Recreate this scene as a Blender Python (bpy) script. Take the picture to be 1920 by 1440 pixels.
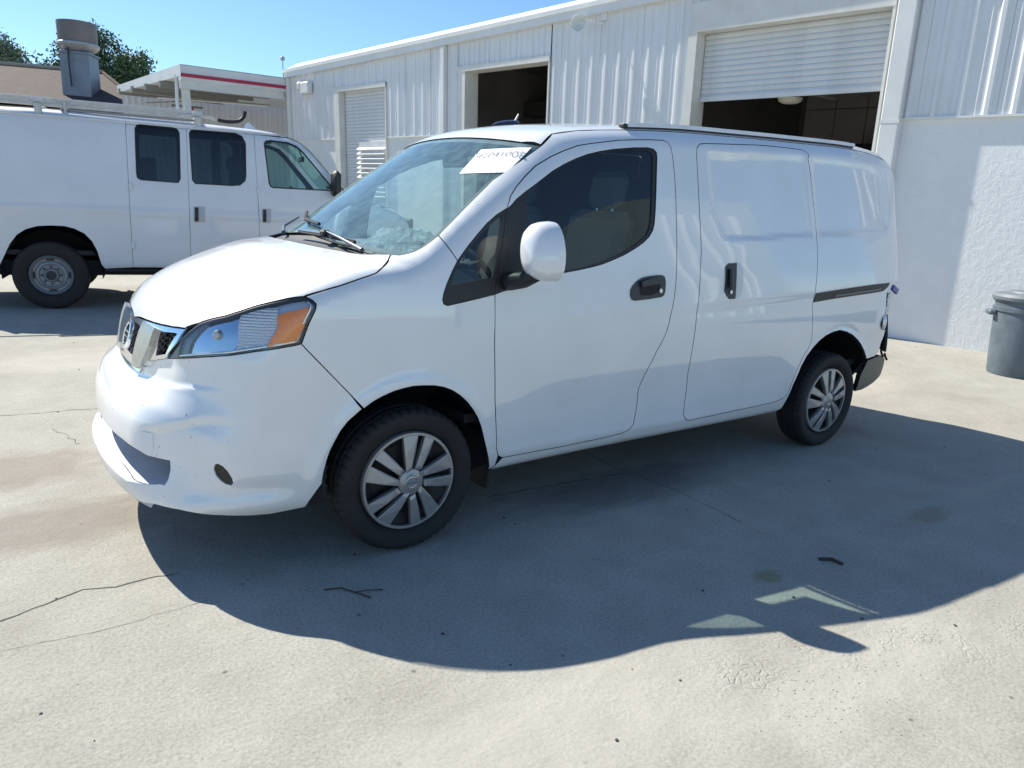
import bpy, bmesh, math, random, json
import numpy as np
from mathutils import Vector, Matrix
from mathutils.geometry import delaunay_2d_cdt
random.seed(7); rng = np.random.default_rng(7)
for o in list(bpy.data.objects): bpy.data.objects.remove(o)
SC = bpy.context.scene; COL = SC.collection
# ------------------------------------------------------------------ camera
cam = bpy.data.cameras.new('camera'); camo = bpy.data.objects.new('camera', cam); COL.objects.link(camo)
_r = Vector((0.81945284, -0.57102587, 0.04925957)); _u = Vector((0.09899926, 0.22567387, 0.96915966)); _f = Vector((0.56453184, 0.78930397, -0.24146023))
M = Matrix((_r, _u, -_f)).transposed().to_4x4(); M.translation = Vector((-1.29268, -3.31887, 1.41652)); camo.matrix_world = M
cam.sensor_fit = 'HORIZONTAL'; cam.sensor_width = 36; cam.lens = 36 * 1370.4 / 1920; cam.clip_start = .05; cam.clip_end = 1500
SC.camera = camo
# ------------------------------------------------------------------ light
SUN_AZ, SUN_EL = math.radians(21.5), math.radians(45.3)     # azimuth measured from +Y towards -X
sdir = Vector((-math.sin(SUN_AZ) * math.cos(SUN_EL), math.cos(SUN_AZ) * math.cos(SUN_EL), math.sin(SUN_EL)))
W = bpy.data.worlds.new('World'); SC.world = W; W.use_nodes = True
nt = W.node_tree; nt.nodes.clear()
sky = nt.nodes.new('ShaderNodeTexSky'); sky.sky_type = 'NISHITA'; sky.sun_disc = False
sky.sun_elevation = SUN_EL; sky.sun_rotation = -SUN_AZ; sky.altitude = 0; sky.air_density = 1.0; sky.dust_density = .15; sky.ozone_density = 3.5
bg = nt.nodes.new('ShaderNodeBackground'); bg.inputs[1].default_value = .099; wo = nt.nodes.new('ShaderNodeOutputWorld')
tn = nt.nodes.new('ShaderNodeMix'); tn.data_type = 'RGBA'; tn.blend_type = 'MULTIPLY'; tn.inputs[0].default_value = 1; tn.inputs[7].default_value = (.77, .93, 1.04, 1); nt.links.new(sky.outputs[0], tn.inputs[6]); nt.links.new(tn.outputs[2], bg.inputs[0]); nt.links.new(bg.outputs[0], wo.inputs[0])
sl = bpy.data.lights.new('sun', 'SUN'); sl.energy = 5.0; sl.angle = math.radians(.5); sl.color = (1, .95, .83)
so = bpy.data.objects.new('sun', sl); COL.objects.link(so); so.rotation_euler = sdir.to_track_quat('Z', 'Y').to_euler()
SC.view_settings.view_transform = 'Standard'; SC.view_settings.look = 'None'; SC.view_settings.exposure = 0.66; SC.view_settings.gamma = 1
SC.view_settings.use_curve_mapping = False
SC.render.engine = 'CYCLES'; SC.cycles.max_bounces = 8; SC.cycles.transparent_max_bounces = 16
# ------------------------------------------------------------------ body surface maths
def pch(xs,ys,x):
    xs=np.asarray(xs,float);ys=np.asarray(ys,float);h=np.diff(xs);d=np.diff(ys)/h
    m=np.zeros_like(ys);m[0]=d[0];m[-1]=d[-1]
    for i in range(1,len(xs)-1):
        if d[i-1]*d[i]>0:
            w1=2*h[i]+h[i-1];w2=h[i]+2*h[i-1];m[i]=(w1+w2)/(w1/d[i-1]+w2/d[i])
    x=np.clip(x,xs[0],xs[-1]);i=np.clip(np.searchsorted(xs,x)-1,0,len(h)-1)
    t=(x-xs[i])/h[i];H=h[i]
    return ((1+2*t)*(1-t)**2*ys[i]+t*(1-t)**2*H*m[i]+t*t*(3-2*t)*ys[i+1]+t*t*(t-1)*H*m[i+1])
def catmull(P,n=8,closed=True):
    P=np.asarray(P,float);N=len(P);out=[]
    for i in range(N):
        a,b,c,d=P[(i-1)%N],P[i],P[(i+1)%N],P[(i+2)%N]
        # centripetal-ish with clamped tangents
        lb=np.linalg.norm(c-b);la=np.linalg.norm(b-a);lc=np.linalg.norm(d-c)
        t1=((b-a)/max(la,1e-6)*lb+(c-b)/max(lb,1e-6)*la)/(la+lb)*lb
        t2=((c-b)/max(lb,1e-6)*lc+(d-c)/max(lc,1e-6)*lb)/(lb+lc)*lb
        for k in range(n):
            t=k/n
            out.append((2*t**3-3*t*t+1)*b+(t**3-2*t*t+t)*t1+(-2*t**3+3*t*t)*c+(t**3-t*t)*t2)
    return np.array(out)
def sd_grid(poly,x0,x1,z0,z1,h):
    xs=np.arange(x0,x1+h,h);zs=np.arange(z0,z1+h,h);X,Z=np.meshgrid(xs,zs,indexing='ij')
    P=np.stack([X.ravel(),Z.ravel()],-1);best=np.full(len(P),1e9);inside=np.zeros(len(P),bool)
    n=len(poly)
    for i in range(n):
        a=poly[i];b=poly[(i+1)%n];e=b-a;L=e@e
        if L<1e-14: continue
        w=P-a;t=np.clip((w@e)/L,0,1);d=w-t[:,None]*e;best=np.minimum(best,(d*d).sum(1))
        c=(a[1]>P[:,1])!=(b[1]>P[:,1])
        with np.errstate(divide='ignore',invalid='ignore'):
            xi=a[0]+(P[:,1]-a[1])*(b[0]-a[0])/(b[1]-a[1])
        inside^=c&(P[:,0]<xi)
    s=np.sqrt(best);s[inside]*=-1
    return (x0,z0,h,s.reshape(X.shape))
def gsamp(G,x,z):
    x0,z0,h,A=G;u=np.clip((x-x0)/h,0,A.shape[0]-1.001);v=np.clip((z-z0)/h,0,A.shape[1]-1.001)
    i=u.astype(int);j=v.astype(int);a=u-i;b=v-j
    return A[i,j]*(1-a)*(1-b)+A[i+1,j]*a*(1-b)+A[i,j+1]*(1-a)*b+A[i+1,j+1]*a*b
def sstep(a,b,x):
    t=np.clip((x-a)/(b-a),0,1);return t*t*(3-2*t)
PROF=[(-.80,.205),(-.93,.235),(-.975,.31),(-.99,.42),(-.995,.52),(-.985,.59),(-.955,.645),(-.91,.683),(-.888,.71),(-.875,.76),(-.862,.82),(-.845,.875),(-.80,.945),(-.71,1.02),(-.55,1.105),(-.35,1.178),(-.14,1.218),
 (-.10,1.235),(.10,1.372),(.30,1.510),(.50,1.643),(.60,1.707),(.66,1.738),(.80,1.776),(1.0,1.806),(1.4,1.842),(2.0,1.866),(2.6,1.884),(3.1,1.896),(3.4,1.892),(3.6,1.862),(3.72,1.78),(3.735,1.55),(3.765,1.2),(3.775,.9),(3.775,.6),(3.75,.38),(3.70,.30),
 (3.3,.27),(2.5,.25),(1.5,.25),(.5,.245),(0,.232),(-.35,.218)]
GRID=sd_grid(catmull(PROF,8),-1.4,4.3,-.3,2.4,.012)
ZW=[.20,.30,.42,.60,.80,.95,1.08,1.20,1.35,1.55,1.75,1.95]
YW=[.775,.820,.845,.856,.860,.852,.838,.815,.782,.735,.685,.63]
XT=[-1.1,-.95,-.80,-.65,-.50,-.30,0,.5,3.0,3.3,3.5,3.65,3.8]
FT=[.70,.775,.850,.915,.95,.978,.992,1,1,.992,.972,.935,.87]
def Fbody(P):
    x=P[...,0];h=np.abs(P[...,1]);z=P[...,2]
    w=1-sstep(1.0,2.6,x)
    bow=.10*(h/.65)**2.3
    k=bow*w-.05*(h/.65)**2*(1-w)
    cz=(.028+.012*sstep(1.7,1.8,z))*(h/.65)**2*sstep(.9,1.15,z)
    a=gsamp(GRID,x-k,z+cz)*.93
    S=pch(ZW,YW,z)*pch(XT,FT,x)
    b=(h-S)*.97
    zz=sstep(.85,1.12,z)
    r=(.20*(1-sstep(-.75,-.25,x))+.06*sstep(-.75,-.25,x))*(1-zz)+zz*(.05+.05*sstep(1.3,1.7,z))
    r=r*(1-sstep(3.0,3.4,x))+.11*sstep(3.0,3.4,x)
    r=r*sstep(.15,.45,z)+.05*(1-sstep(.15,.45,z))
    u=np.maximum(a+r,0);v=np.maximum(b+r,0)
    return np.minimum(-r,np.maximum(a,b))+np.sqrt(u*u+v*v)
def cast(F,O,D,t0,t1,n=260):
    """first crossing of F=0 along rays; returns points, hit mask"""
    O=np.broadcast_to(O,D.shape);ts=np.linspace(t0,t1,n);prev=F(O+D*t0);lo=np.full(len(D),np.nan);hi=lo.copy()
    for a,b in zip(ts[:-1],ts[1:]):
        cur=F(O+D*b);m=np.isnan(lo)&(prev>0)&(cur<=0);lo[m]=a;hi[m]=b;prev=cur
    ok=~np.isnan(lo);lo=np.where(ok,lo,0);hi=np.where(ok,hi,0)
    for _ in range(26):
        mid=(lo+hi)/2;f=F(O+D*mid[:,None])>0;lo=np.where(f,mid,lo);hi=np.where(f,hi,mid)
    return O+D*((lo+hi)/2)[:,None],ok
def grad(F,P,e=.004):
    g=np.stack([F(P+np.eye(3)[i]*e)-F(P-np.eye(3)[i]*e) for i in range(3)],-1)
    return g/np.linalg.norm(g,axis=-1,keepdims=True)
PROF2=[(-1.12,.50),(-1.20,.80),(-1.22,1.2),(-1.17,1.75),(-1.08,2.0),(-.9,2.12),(-.3,2.165),(1.0,2.165),(2.0,2.15),(2.5,2.12),(2.80,2.055),(2.95,1.97),(3.20,1.72),(3.48,1.44),(3.56,1.385),(3.85,1.30),(4.12,1.20),(4.25,1.08),(4.30,.85),(4.31,.6),(4.26,.46),(3.2,.43),(1.5,.43),(0,.43)]
GRID2=sd_grid(catmull(PROF2,6),-1.6,4.7,-.1,2.5,.02)
ZW2=[.40,.55,.85,1.12,1.3,1.44,1.75,2.0,2.12,2.3]
YW2=[.965,.985,1.0,1.005,.995,.98,.94,.895,.87,.83]
def Fford(P):
    x=P[...,0];h=np.abs(P[...,1]);z=P[...,2]
    bow=.09*(h/.8)**2*sstep(2.0,3.2,x);cz=.04*(h/.8)**2*sstep(1.2,1.6,z)
    a=gsamp(GRID2,x+bow,z+cz)*.95
    S=pch(ZW2,YW2,z)*pch([-1.3,-.9,0,3.0,3.6,4.1,4.4],[.96,.99,1,1,.985,.94,.88],x)
    S=S+.012*np.exp(-((z-1.09)/.035)**2)*sstep(-2,-1,x)
    b=(h-S)*.97;r=.07+.04*sstep(1.8,2.0,z)
    u=np.maximum(a+r,0);v=np.maximum(b+r,0)
    return np.minimum(-r,np.maximum(a,b))+np.sqrt(u*u+v*v)

D = json.loads('''{"hoodside":[[-0.4002,-0.79,1.0597],[-0.3411,-0.7997,1.0763],[-0.2793,-0.8052,1.0926],[-0.2323,-0.805,1.107],[-0.1902,-0.8037,1.1197],[-0.1578,-0.8018,1.1287],[-0.1348,-0.7979,1.1358],[-0.0976,-0.7734,1.1547],[-0.0535,-0.7219,1.1716],[-0.0169,-0.6734,1.1938]],
"hoodfront":[[-0.8402,0.0618,0.8842],[-0.8361,-0.0741,0.8915],[-0.8279,-0.1842,0.8977],[-0.8168,-0.2786,0.9018],[-0.8028,-0.3597,0.906],[-0.7823,-0.4486,0.9116],[-0.7558,-0.5355,0.9187]],
"hoodlight":[[-0.7495,-0.5412,0.9251],[-0.7192,-0.588,0.9446],[-0.6812,-0.63,0.9665],[-0.6468,-0.668,0.9802],[-0.6032,-0.6977,0.9997],[-0.5611,-0.7195,1.018],[-0.5226,-0.7405,1.0308],[-0.485,-0.7582,1.0413],[-0.443,-0.7748,1.0515],[-0.4063,-0.7906,1.0562]],
"hoodrear":[[-0.0169,-0.6734,1.1938],[-0.0558,-0.6253,1.1897],[-0.0978,-0.5775,1.1856],[-0.1287,-0.5068,1.1881],[-0.151,-0.439,1.191],[-0.182,-0.3243,1.1948],[-0.2049,-0.1691,1.1987],[-0.2018,-0.0491,1.2017]],
"hl_right":[[-0.4013,-0.7929,1.0564],[-0.3823,-0.8094,1.0447],[-0.372,-0.8177,1.0322],[-0.3754,-0.8209,1.0138],[-0.402,-0.8223,0.9639],[-0.4307,-0.8235,0.8932]],
"hl_bot":[[-0.4307,-0.8235,0.8932],[-0.451,-0.8209,0.8884],[-0.5122,-0.8119,0.8797],[-0.5844,-0.7823,0.868],[-0.6559,-0.7314,0.8503],[-0.7259,-0.6575,0.8353],[-0.7933,-0.5519,0.8136],[-0.8185,-0.473,0.7996]],
"hl_left":[[-0.8185,-0.473,0.7996],[-0.7855,-0.5277,0.8687],[-0.7495,-0.5412,0.9251]],
"gr_bot":[[-0.8185,-0.473,0.7996],[-0.8364,-0.4048,0.7832],[-0.8539,-0.3266,0.7625],[-0.8654,-0.2827,0.7334],[-0.879,-0.2508,0.7067],[-0.8868,-0.163,0.7055],[-0.8905,-0.0673,0.7054]],
"seam":[[-0.4307,-0.8235,0.8932],[-0.4043,-0.8289,0.8615],[-0.33,-0.8388,0.7767],[-0.26,-0.8422,0.6976],[-0.2076,-0.8433,0.6359]],
"farch1":[[-0.2076,-0.8433,0.6359],[-0.2594,-0.8394,0.5955],[-0.2879,-0.8365,0.5609],[-0.3099,-0.8333,0.5213],[-0.3276,-0.8297,0.4851],[-0.3391,-0.8261,0.4499],[-0.3499,-0.8202,0.4009],[-0.3553,-0.8106,0.3514],[-0.3458,-0.753,0.2272]],
"farch2":[[-0.2076,-0.8433,0.6359],[-0.1719,-0.8455,0.6594],[-0.1334,-0.8475,0.6765],[-0.0899,-0.8493,0.6912],[-0.0455,-0.8508,0.6995],[-0.0047,-0.8519,0.7041],[0.0393,-0.8528,0.7019],[0.0865,-0.8536,0.6972],[0.1301,-0.8542,0.6863],[0.1699,-0.8545,0.6688],[0.2058,-0.8545,0.6448],[0.2403,-0.8542,0.6136],[0.2733,-0.8534,0.5751],[0.2994,-0.8521,0.5367],[0.3216,-0.8497,0.4909],[0.3438,-0.8448,0.4269],[0.3671,-0.8347,0.3599],[0.4083,-0.7957,0.2637]],
"bot1":[[-0.3458,-0.753,0.2272],[-0.4367,-0.7478,0.2288],[-0.5334,-0.7393,0.2352],[-0.5987,-0.7272,0.238],[-0.6603,-0.7146,0.2463],[-0.7266,-0.696,0.2575],[-0.7807,-0.678,0.2704],[-0.8274,-0.6444,0.2797],[-0.8699,-0.5952,0.2821],[-0.8905,-0.5601,0.2834],[-0.905,-0.5059,0.2785],[-0.9206,-0.4607,0.2882]],
"dfront_low":[[0.3707,-0.8417,1.0472],[0.3706,-0.8588,0.833],[0.3875,-0.8556,0.6015],[0.4133,-0.8387,0.3782],[0.4295,-0.8302,0.3386],[0.4584,-0.8262,0.3226]],
"dfront_bot":[[0.4584,-0.8262,0.3226],[0.6281,-0.8263,0.3229],[0.8149,-0.8261,0.3219],[1.0462,-0.8276,0.3276],[1.1668,-0.8296,0.3353],[1.2098,-0.8323,0.3466],[1.2378,-0.8378,0.3721]],
"drear":[[1.2378,-0.8378,0.3721],[1.2425,-0.8453,0.4233],[1.2455,-0.85,0.4791],[1.2418,-0.8545,0.5595],[1.2572,-0.856,0.5987],[1.2732,-0.8571,0.6351],[1.3049,-0.8585,0.6889],[1.3334,-0.8596,0.743],[1.3607,-0.86,0.7838],[1.3848,-0.8596,0.8275],[1.4025,-0.8571,0.8792],[1.4136,-0.853,0.9362],[1.4251,-0.8481,0.9956],[1.4348,-0.84,1.0649],[1.4473,-0.8203,1.1743],[1.4555,-0.7988,1.2757],[1.4613,-0.7759,1.3767],[1.4687,-0.7506,1.4851],[1.4715,-0.7282,1.5781],[1.4677,-0.7047,1.673]],
"dtop":[[1.4677,-0.7047,1.673],[1.4615,-0.695,1.71],[1.4483,-0.6831,1.734],[1.4169,-0.6769,1.7414],[1.3265,-0.6776,1.7361],[1.2376,-0.6796,1.7285],[1.1272,-0.6827,1.7166],[1.0352,-0.688,1.7016],[0.9534,-0.6918,1.6878],[0.8743,-0.6952,1.6722],[0.7889,-0.7029,1.6428],[0.7177,-0.7066,1.613],[0.6355,-0.7133,1.57],[0.5747,-0.728,1.5248],[0.5194,-0.7441,1.4788],[0.4818,-0.7588,1.4387],[0.4592,-0.7725,1.3913]],
"qtop":[[0.4592,-0.7725,1.3913],[0.4065,-0.7785,1.3642],[0.3539,-0.7865,1.3272],[0.3014,-0.7964,1.2805],[0.2497,-0.8066,1.2305],[0.2041,-0.8162,1.1813]],
"qleft":[[0.2041,-0.8162,1.1813],[0.1766,-0.8241,1.1407],[0.1494,-0.8321,1.0942],[0.1335,-0.8369,1.0578],[0.1278,-0.8398,1.0333],[0.1319,-0.8418,1.0167],[0.1483,-0.8428,1.01]],
"qbot":[[0.1483,-0.8428,1.01],[0.2236,-0.8428,1.022],[0.2986,-0.8425,1.0344],[0.3707,-0.8417,1.0472]],
"qdiv":[[0.3707,-0.8417,1.0472],[0.384,-0.8322,1.1131],[0.4064,-0.8156,1.1956],[0.432,-0.7985,1.2762],[0.4459,-0.7846,1.3379],[0.4592,-0.7725,1.3913]],
"pillarseam":[[0.2041,-0.8162,1.1813],[0.1731,-0.8003,1.2275],[0.1599,-0.7758,1.2544],[0.1543,-0.7422,1.2747]],
"ws_side":[[0.7046,-0.6583,1.6617],[0.627,-0.667,1.6137],[0.5466,-0.6746,1.5644],[0.4819,-0.6768,1.5257],[0.4402,-0.6771,1.4997],[0.3625,-0.6962,1.4405],[0.2883,-0.7128,1.383],[0.2203,-0.73,1.3294],[0.1862,-0.7357,1.3018],[0.1555,-0.7398,1.2767]],
"ws_side2":[[0.1555,-0.7398,1.2767],[0.1197,-0.7412,1.2494],[0.0839,-0.7386,1.2263],[0.0547,-0.7325,1.2113],[0.0303,-0.7217,1.2021],[0.004,-0.7056,1.1945],[-0.0169,-0.6734,1.1938]],
"ws_bot":[[-0.0169,-0.6734,1.1938],[-0.0352,-0.6299,1.1964],[-0.0552,-0.5737,1.2001],[-0.0771,-0.4821,1.2076],[-0.0947,-0.3569,1.2177],[-0.1029,-0.1902,1.2286],[-0.0867,0.0675,1.2412]],
"window":[[0.397,-0.8409,1.055],[0.4887,-0.8385,1.0766],[0.5667,-0.8365,1.0903],[0.6533,-0.8331,1.1109],[0.7367,-0.8295,1.1299],[0.8191,-0.8274,1.1403],[0.8913,-0.8252,1.1512],[0.9623,-0.8224,1.1646],[1.0289,-0.8185,1.1832],[1.104,-0.8136,1.2069],[1.1745,-0.8074,1.2361],[1.2253,-0.8021,1.2608],[1.2665,-0.796,1.2881],[1.2943,-0.7893,1.318],[1.3081,-0.7819,1.3503],[1.3217,-0.7671,1.4147],[1.332,-0.752,1.479],[1.3457,-0.73,1.5706],[1.359,-0.7092,1.6551],[1.3584,-0.7031,1.6796],[1.3421,-0.6996,1.693],[1.3039,-0.6981,1.6973],[1.2159,-0.6997,1.6903],[1.0791,-0.7043,1.6722],[0.9958,-0.7087,1.6564],[0.9144,-0.7138,1.6364],[0.8472,-0.7196,1.6133],[0.781,-0.7262,1.5862],[0.7126,-0.7343,1.5529],[0.654,-0.7431,1.5165],[0.6026,-0.7505,1.4854],[0.5582,-0.7567,1.4594],[0.5084,-0.7642,1.4272],[0.4788,-0.7704,1.4005],[0.4646,-0.7783,1.366],[0.44,-0.7985,1.2763],[0.4138,-0.817,1.1892],[0.3944,-0.8323,1.1129]],
"win_div_lo":[[0.5387,-0.8367,1.0887],[0.5397,-0.7866,1.3296],[0.5728,-0.755,1.4666]],
"qglass":[[0.1682,-0.8332,1.0898],[0.1852,-0.8267,1.1284],[0.2211,-0.8165,1.1812],[0.2749,-0.8056,1.2369],[0.3297,-0.7952,1.2872],[0.385,-0.7861,1.3301],[0.4295,-0.7799,1.3586],[0.4164,-0.7918,1.3055],[0.3929,-0.8103,1.2209],[0.3771,-0.8233,1.1576],[0.3636,-0.8312,1.1176],[0.3017,-0.8322,1.1081],[0.2266,-0.833,1.0969]],
"slider":[[1.6426,-0.7002,1.6911],[1.6519,-0.6906,1.7253],[1.6801,-0.6803,1.7458],[1.7232,-0.6768,1.752],[1.8764,-0.6715,1.7622],[2.0188,-0.6666,1.7714],[2.1628,-0.6616,1.7806],[2.3229,-0.6606,1.7853],[2.459,-0.6608,1.7876],[2.5625,-0.6627,1.787],[2.5982,-0.6719,1.7749],[2.6103,-0.6799,1.761],[2.5934,-0.6879,1.7391],[2.6021,-0.7006,1.6895],[2.6095,-0.7167,1.625],[2.6158,-0.7468,1.5009],[2.6271,-0.7685,1.409],[2.6286,-0.7903,1.3135],[2.6321,-0.8088,1.2296],[2.6278,-0.8226,1.1635],[2.6157,-0.8402,1.0638],[2.6067,-0.8494,0.9815],[2.5951,-0.8549,0.9109],[2.619,-0.86,0.8067],[2.6334,-0.859,0.7131],[2.6157,-0.8578,0.6627],[2.5801,-0.8566,0.62],[2.5398,-0.8537,0.5421],[2.5071,-0.8465,0.4364],[2.498,-0.8416,0.3936],[2.4734,-0.8372,0.369],[2.4134,-0.8344,0.3556],[2.2034,-0.8326,0.3478],[1.9929,-0.832,0.3453],[1.8171,-0.8307,0.3397],[1.6569,-0.8299,0.3364],[1.6246,-0.8317,0.3442],[1.6011,-0.8379,0.3725],[1.5957,-0.8473,0.4454],[1.5967,-0.852,0.5098],[1.585,-0.8562,0.6058],[1.5876,-0.8582,0.6763],[1.5909,-0.8596,0.7459],[1.596,-0.8591,0.842],[1.6002,-0.8536,0.9283],[1.6065,-0.8459,1.0162],[1.6141,-0.8311,1.1215],[1.6293,-0.8102,1.2231],[1.6323,-0.7925,1.3037],[1.6323,-0.7736,1.3866],[1.6359,-0.7476,1.4978],[1.6396,-0.7226,1.601]],
"recA":[[1.7093,-0.6943,1.7143],[2.0421,-0.6885,1.7348],[2.3726,-0.6817,1.7546],[2.5549,-0.6787,1.7627],[2.5769,-0.6897,1.732],[2.5822,-0.7192,1.6146],[2.5965,-0.7548,1.4675],[2.6069,-0.7917,1.3072],[2.4668,-0.7935,1.2993],[2.183,-0.7969,1.2843],[1.9907,-0.7992,1.2738],[1.8559,-0.7995,1.2723],[1.8105,-0.7967,1.2852],[1.7797,-0.7902,1.314],[1.7508,-0.7801,1.3584],[1.7286,-0.7651,1.4234],[1.7168,-0.7373,1.5406],[1.7126,-0.7119,1.6444]],
"recB":[[2.6172,-0.6782,1.7645],[2.8428,-0.6772,1.7692],[3.0691,-0.6784,1.7671],[3.2378,-0.6801,1.7535],[3.3399,-0.6811,1.7378],[3.3906,-0.6873,1.7019],[3.4242,-0.7029,1.6283],[3.448,-0.7266,1.5205],[3.4651,-0.7531,1.3982],[3.4608,-0.7625,1.3582],[3.4118,-0.7717,1.3377],[3.0727,-0.7876,1.3233],[2.7848,-0.7911,1.3097],[2.6328,-0.793,1.3016],[2.6143,-0.7616,1.4384],[2.6084,-0.7189,1.6161]],
"track":[[2.6166,-0.8489,0.9873],[2.7783,-0.8478,0.9984],[3.0052,-0.8464,1.0117],[3.2551,-0.8398,1.025],[3.4588,-0.8256,1.0292],[3.4306,-0.8314,1.0029],[3.3659,-0.8393,0.9781],[3.2628,-0.8449,0.9715],[3.0122,-0.8513,0.9598],[2.7851,-0.8522,0.9478],[2.6022,-0.8531,0.9354]],
"trackin":[[2.8094,-0.8502,0.9723],[3.0088,-0.8493,0.9826],[3.3333,-0.8394,0.9994],[3.3284,-0.8409,0.9861],[3.0107,-0.8505,0.9696],[2.8112,-0.8513,0.9596]],
"sillb":[[0.4323,-0.7856,0.256],[0.5441,-0.7831,0.2561],[0.7239,-0.7866,0.2608],[0.9799,-0.7926,0.2669],[1.3384,-0.7939,0.2686],[1.738,-0.7969,0.2711],[2.0908,-0.8016,0.2742],[2.4624,-0.801,0.275]],
"rarch":[[2.4624,-0.801,0.275],[2.4929,-0.8169,0.2954],[2.5038,-0.8334,0.3514],[2.5252,-0.8473,0.4445],[2.5717,-0.8545,0.5589],[2.6084,-0.8564,0.6145],[2.6588,-0.8578,0.6628],[2.7082,-0.8587,0.6984],[2.766,-0.8593,0.7273],[2.8334,-0.8596,0.7461],[2.9108,-0.8597,0.7547],[2.985,-0.8595,0.7404],[3.0587,-0.8588,0.7156],[3.1267,-0.8568,0.6802],[3.1856,-0.8542,0.6413],[3.2425,-0.8511,0.5948],[3.2979,-0.8469,0.5402]],
"tailb":[[3.2979,-0.8469,0.5402],[3.4032,-0.8406,0.5483],[3.4539,-0.8366,0.576],[3.4549,-0.8381,0.6266],[3.4807,-0.8366,0.6784],[3.4863,-0.8368,0.7209]],
"handle":[[1.1264,-0.8452,1.0226],[1.1297,-0.8423,1.047],[1.1434,-0.8399,1.0663],[1.1712,-0.8372,1.0854],[1.2029,-0.835,1.0995],[1.2454,-0.8339,1.1062],[1.2992,-0.8331,1.1104],[1.3354,-0.8332,1.1099],[1.3534,-0.8346,1.1021],[1.3603,-0.8381,1.0792],[1.3569,-0.8437,1.0361],[1.35,-0.846,1.0159],[1.3319,-0.847,1.0063],[1.2456,-0.8478,0.9989],[1.158,-0.8482,0.9944],[1.1371,-0.8476,1.0001]],
"handlein":[[1.1814,-0.8425,1.0457],[1.1884,-0.8383,1.0776],[1.2377,-0.8367,1.089],[1.3167,-0.8357,1.0951],[1.3237,-0.8414,1.0547],[1.2951,-0.8449,1.0251],[1.2451,-0.8459,1.0165],[1.1922,-0.8457,1.0181]],
"handlebar":[[1.185,-0.8376,1.0826],[1.2414,-0.8359,1.0939],[1.3204,-0.8353,1.0976],[1.32,-0.8394,1.0699],[1.2446,-0.8402,1.064],[1.1883,-0.841,1.0579]],
"shandle":[[1.8081,-0.8263,1.146],[1.8346,-0.823,1.162],[1.8948,-0.8225,1.1644],[1.8873,-0.8402,1.0634],[1.8828,-0.8495,0.9806],[1.8398,-0.8496,0.9792],[1.8171,-0.8477,0.9992],[1.799,-0.8453,1.0217],[1.8058,-0.8362,1.0922]],
"shandlein":[[1.8157,-0.829,1.1325],[1.8626,-0.8285,1.1348],[1.8577,-0.8426,1.0448],[1.8109,-0.8428,1.0432]],
"scup":[[1.8993,-0.8219,1.167],[1.9294,-0.8231,1.1614],[1.9496,-0.8282,1.1367],[1.9526,-0.8386,1.076],[1.9458,-0.8455,1.0205],[1.9257,-0.8486,0.9904],[1.8915,-0.8495,0.9803]],
"scup2":[[1.8002,-0.8246,1.1541],[1.7855,-0.8315,1.1194],[1.7808,-0.84,1.0656],[1.7862,-0.845,1.0247],[1.8178,-0.8488,0.9882],[1.7947,-0.845,1.0245],[1.7976,-0.834,1.1058]],
"fog":[[-0.7296,-0.7335,0.4586],[-0.7331,-0.7294,0.4398],[-0.7276,-0.7323,0.4176],[-0.7158,-0.7397,0.3978],[-0.7004,-0.7482,0.3816],[-0.6842,-0.7557,0.3751],[-0.6758,-0.7607,0.3875],[-0.6771,-0.7619,0.4085],[-0.6878,-0.7579,0.4334],[-0.7032,-0.7505,0.4537],[-0.7187,-0.7414,0.4634]],
"intake_top":[[-0.8598,-0.6163,0.4561],[-0.8869,-0.5819,0.4575],[-0.9104,-0.5473,0.4644],[-0.9275,-0.5179,0.4782],[-0.9465,-0.4721,0.4853],[-0.9646,-0.3894,0.4898],[-0.98,-0.2875,0.4895]],
"intake_end":[[-0.8865,-0.5832,0.3536],[-0.8718,-0.6026,0.3619],[-0.8633,-0.6113,0.3819],[-0.8584,-0.6152,0.417],[-0.8598,-0.6163,0.4561]],
"intake_low":[[-0.9793,-0.2802,0.4614],[-0.959,-0.3862,0.4101],[-0.9287,-0.5048,0.3773],[-0.9084,-0.548,0.3617],[-0.8865,-0.5832,0.3536]],
"ledge1":[[-0.9272,0.0609,0.6681],[-0.9139,-0.1392,0.6768],[-0.8946,-0.295,0.6822],[-0.8434,-0.4886,0.6996],[-0.7517,-0.6509,0.7167],[-0.6916,-0.7167,0.7261]],
"ledge2":[[-0.768,-0.6804,0.6267],[-0.8231,-0.6445,0.6064],[-0.8688,-0.6022,0.581],[-0.8922,-0.5765,0.5511],[-0.8988,-0.5674,0.4791]],
"blockcap":[[-0.9193,-0.5313,0.5557],[-0.8978,-0.5682,0.5514],[-0.8998,-0.5668,0.4891],[-0.9088,-0.5509,0.4714],[-0.9168,-0.5379,0.4767]],
"paper":[[0.5462,-0.4182,1.6379],[0.6612,-0.6441,1.6498],[0.5102,-0.6861,1.5361],[0.3965,-0.4851,1.5251]],
"hl_bezel":[[-0.8139,-0.4883,0.8044],[-0.7847,-0.5324,0.8676],[-0.7482,-0.5517,0.9229],[-0.7173,-0.5958,0.9439],[-0.7014,-0.6144,0.9537],[-0.7308,-0.6035,0.9211],[-0.7538,-0.5938,0.8826],[-0.7718,-0.59,0.8293]],
"hl_bowl":[[-0.7665,-0.5989,0.8306],[-0.7498,-0.6004,0.8835],[-0.7249,-0.61,0.9257],[-0.6945,-0.624,0.9568],[-0.6507,-0.6686,0.9767],[-0.6131,-0.6997,0.991],[-0.6191,-0.7297,0.951],[-0.6308,-0.739,0.9008],[-0.6539,-0.7315,0.8558],[-0.6976,-0.6898,0.8434]],
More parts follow.
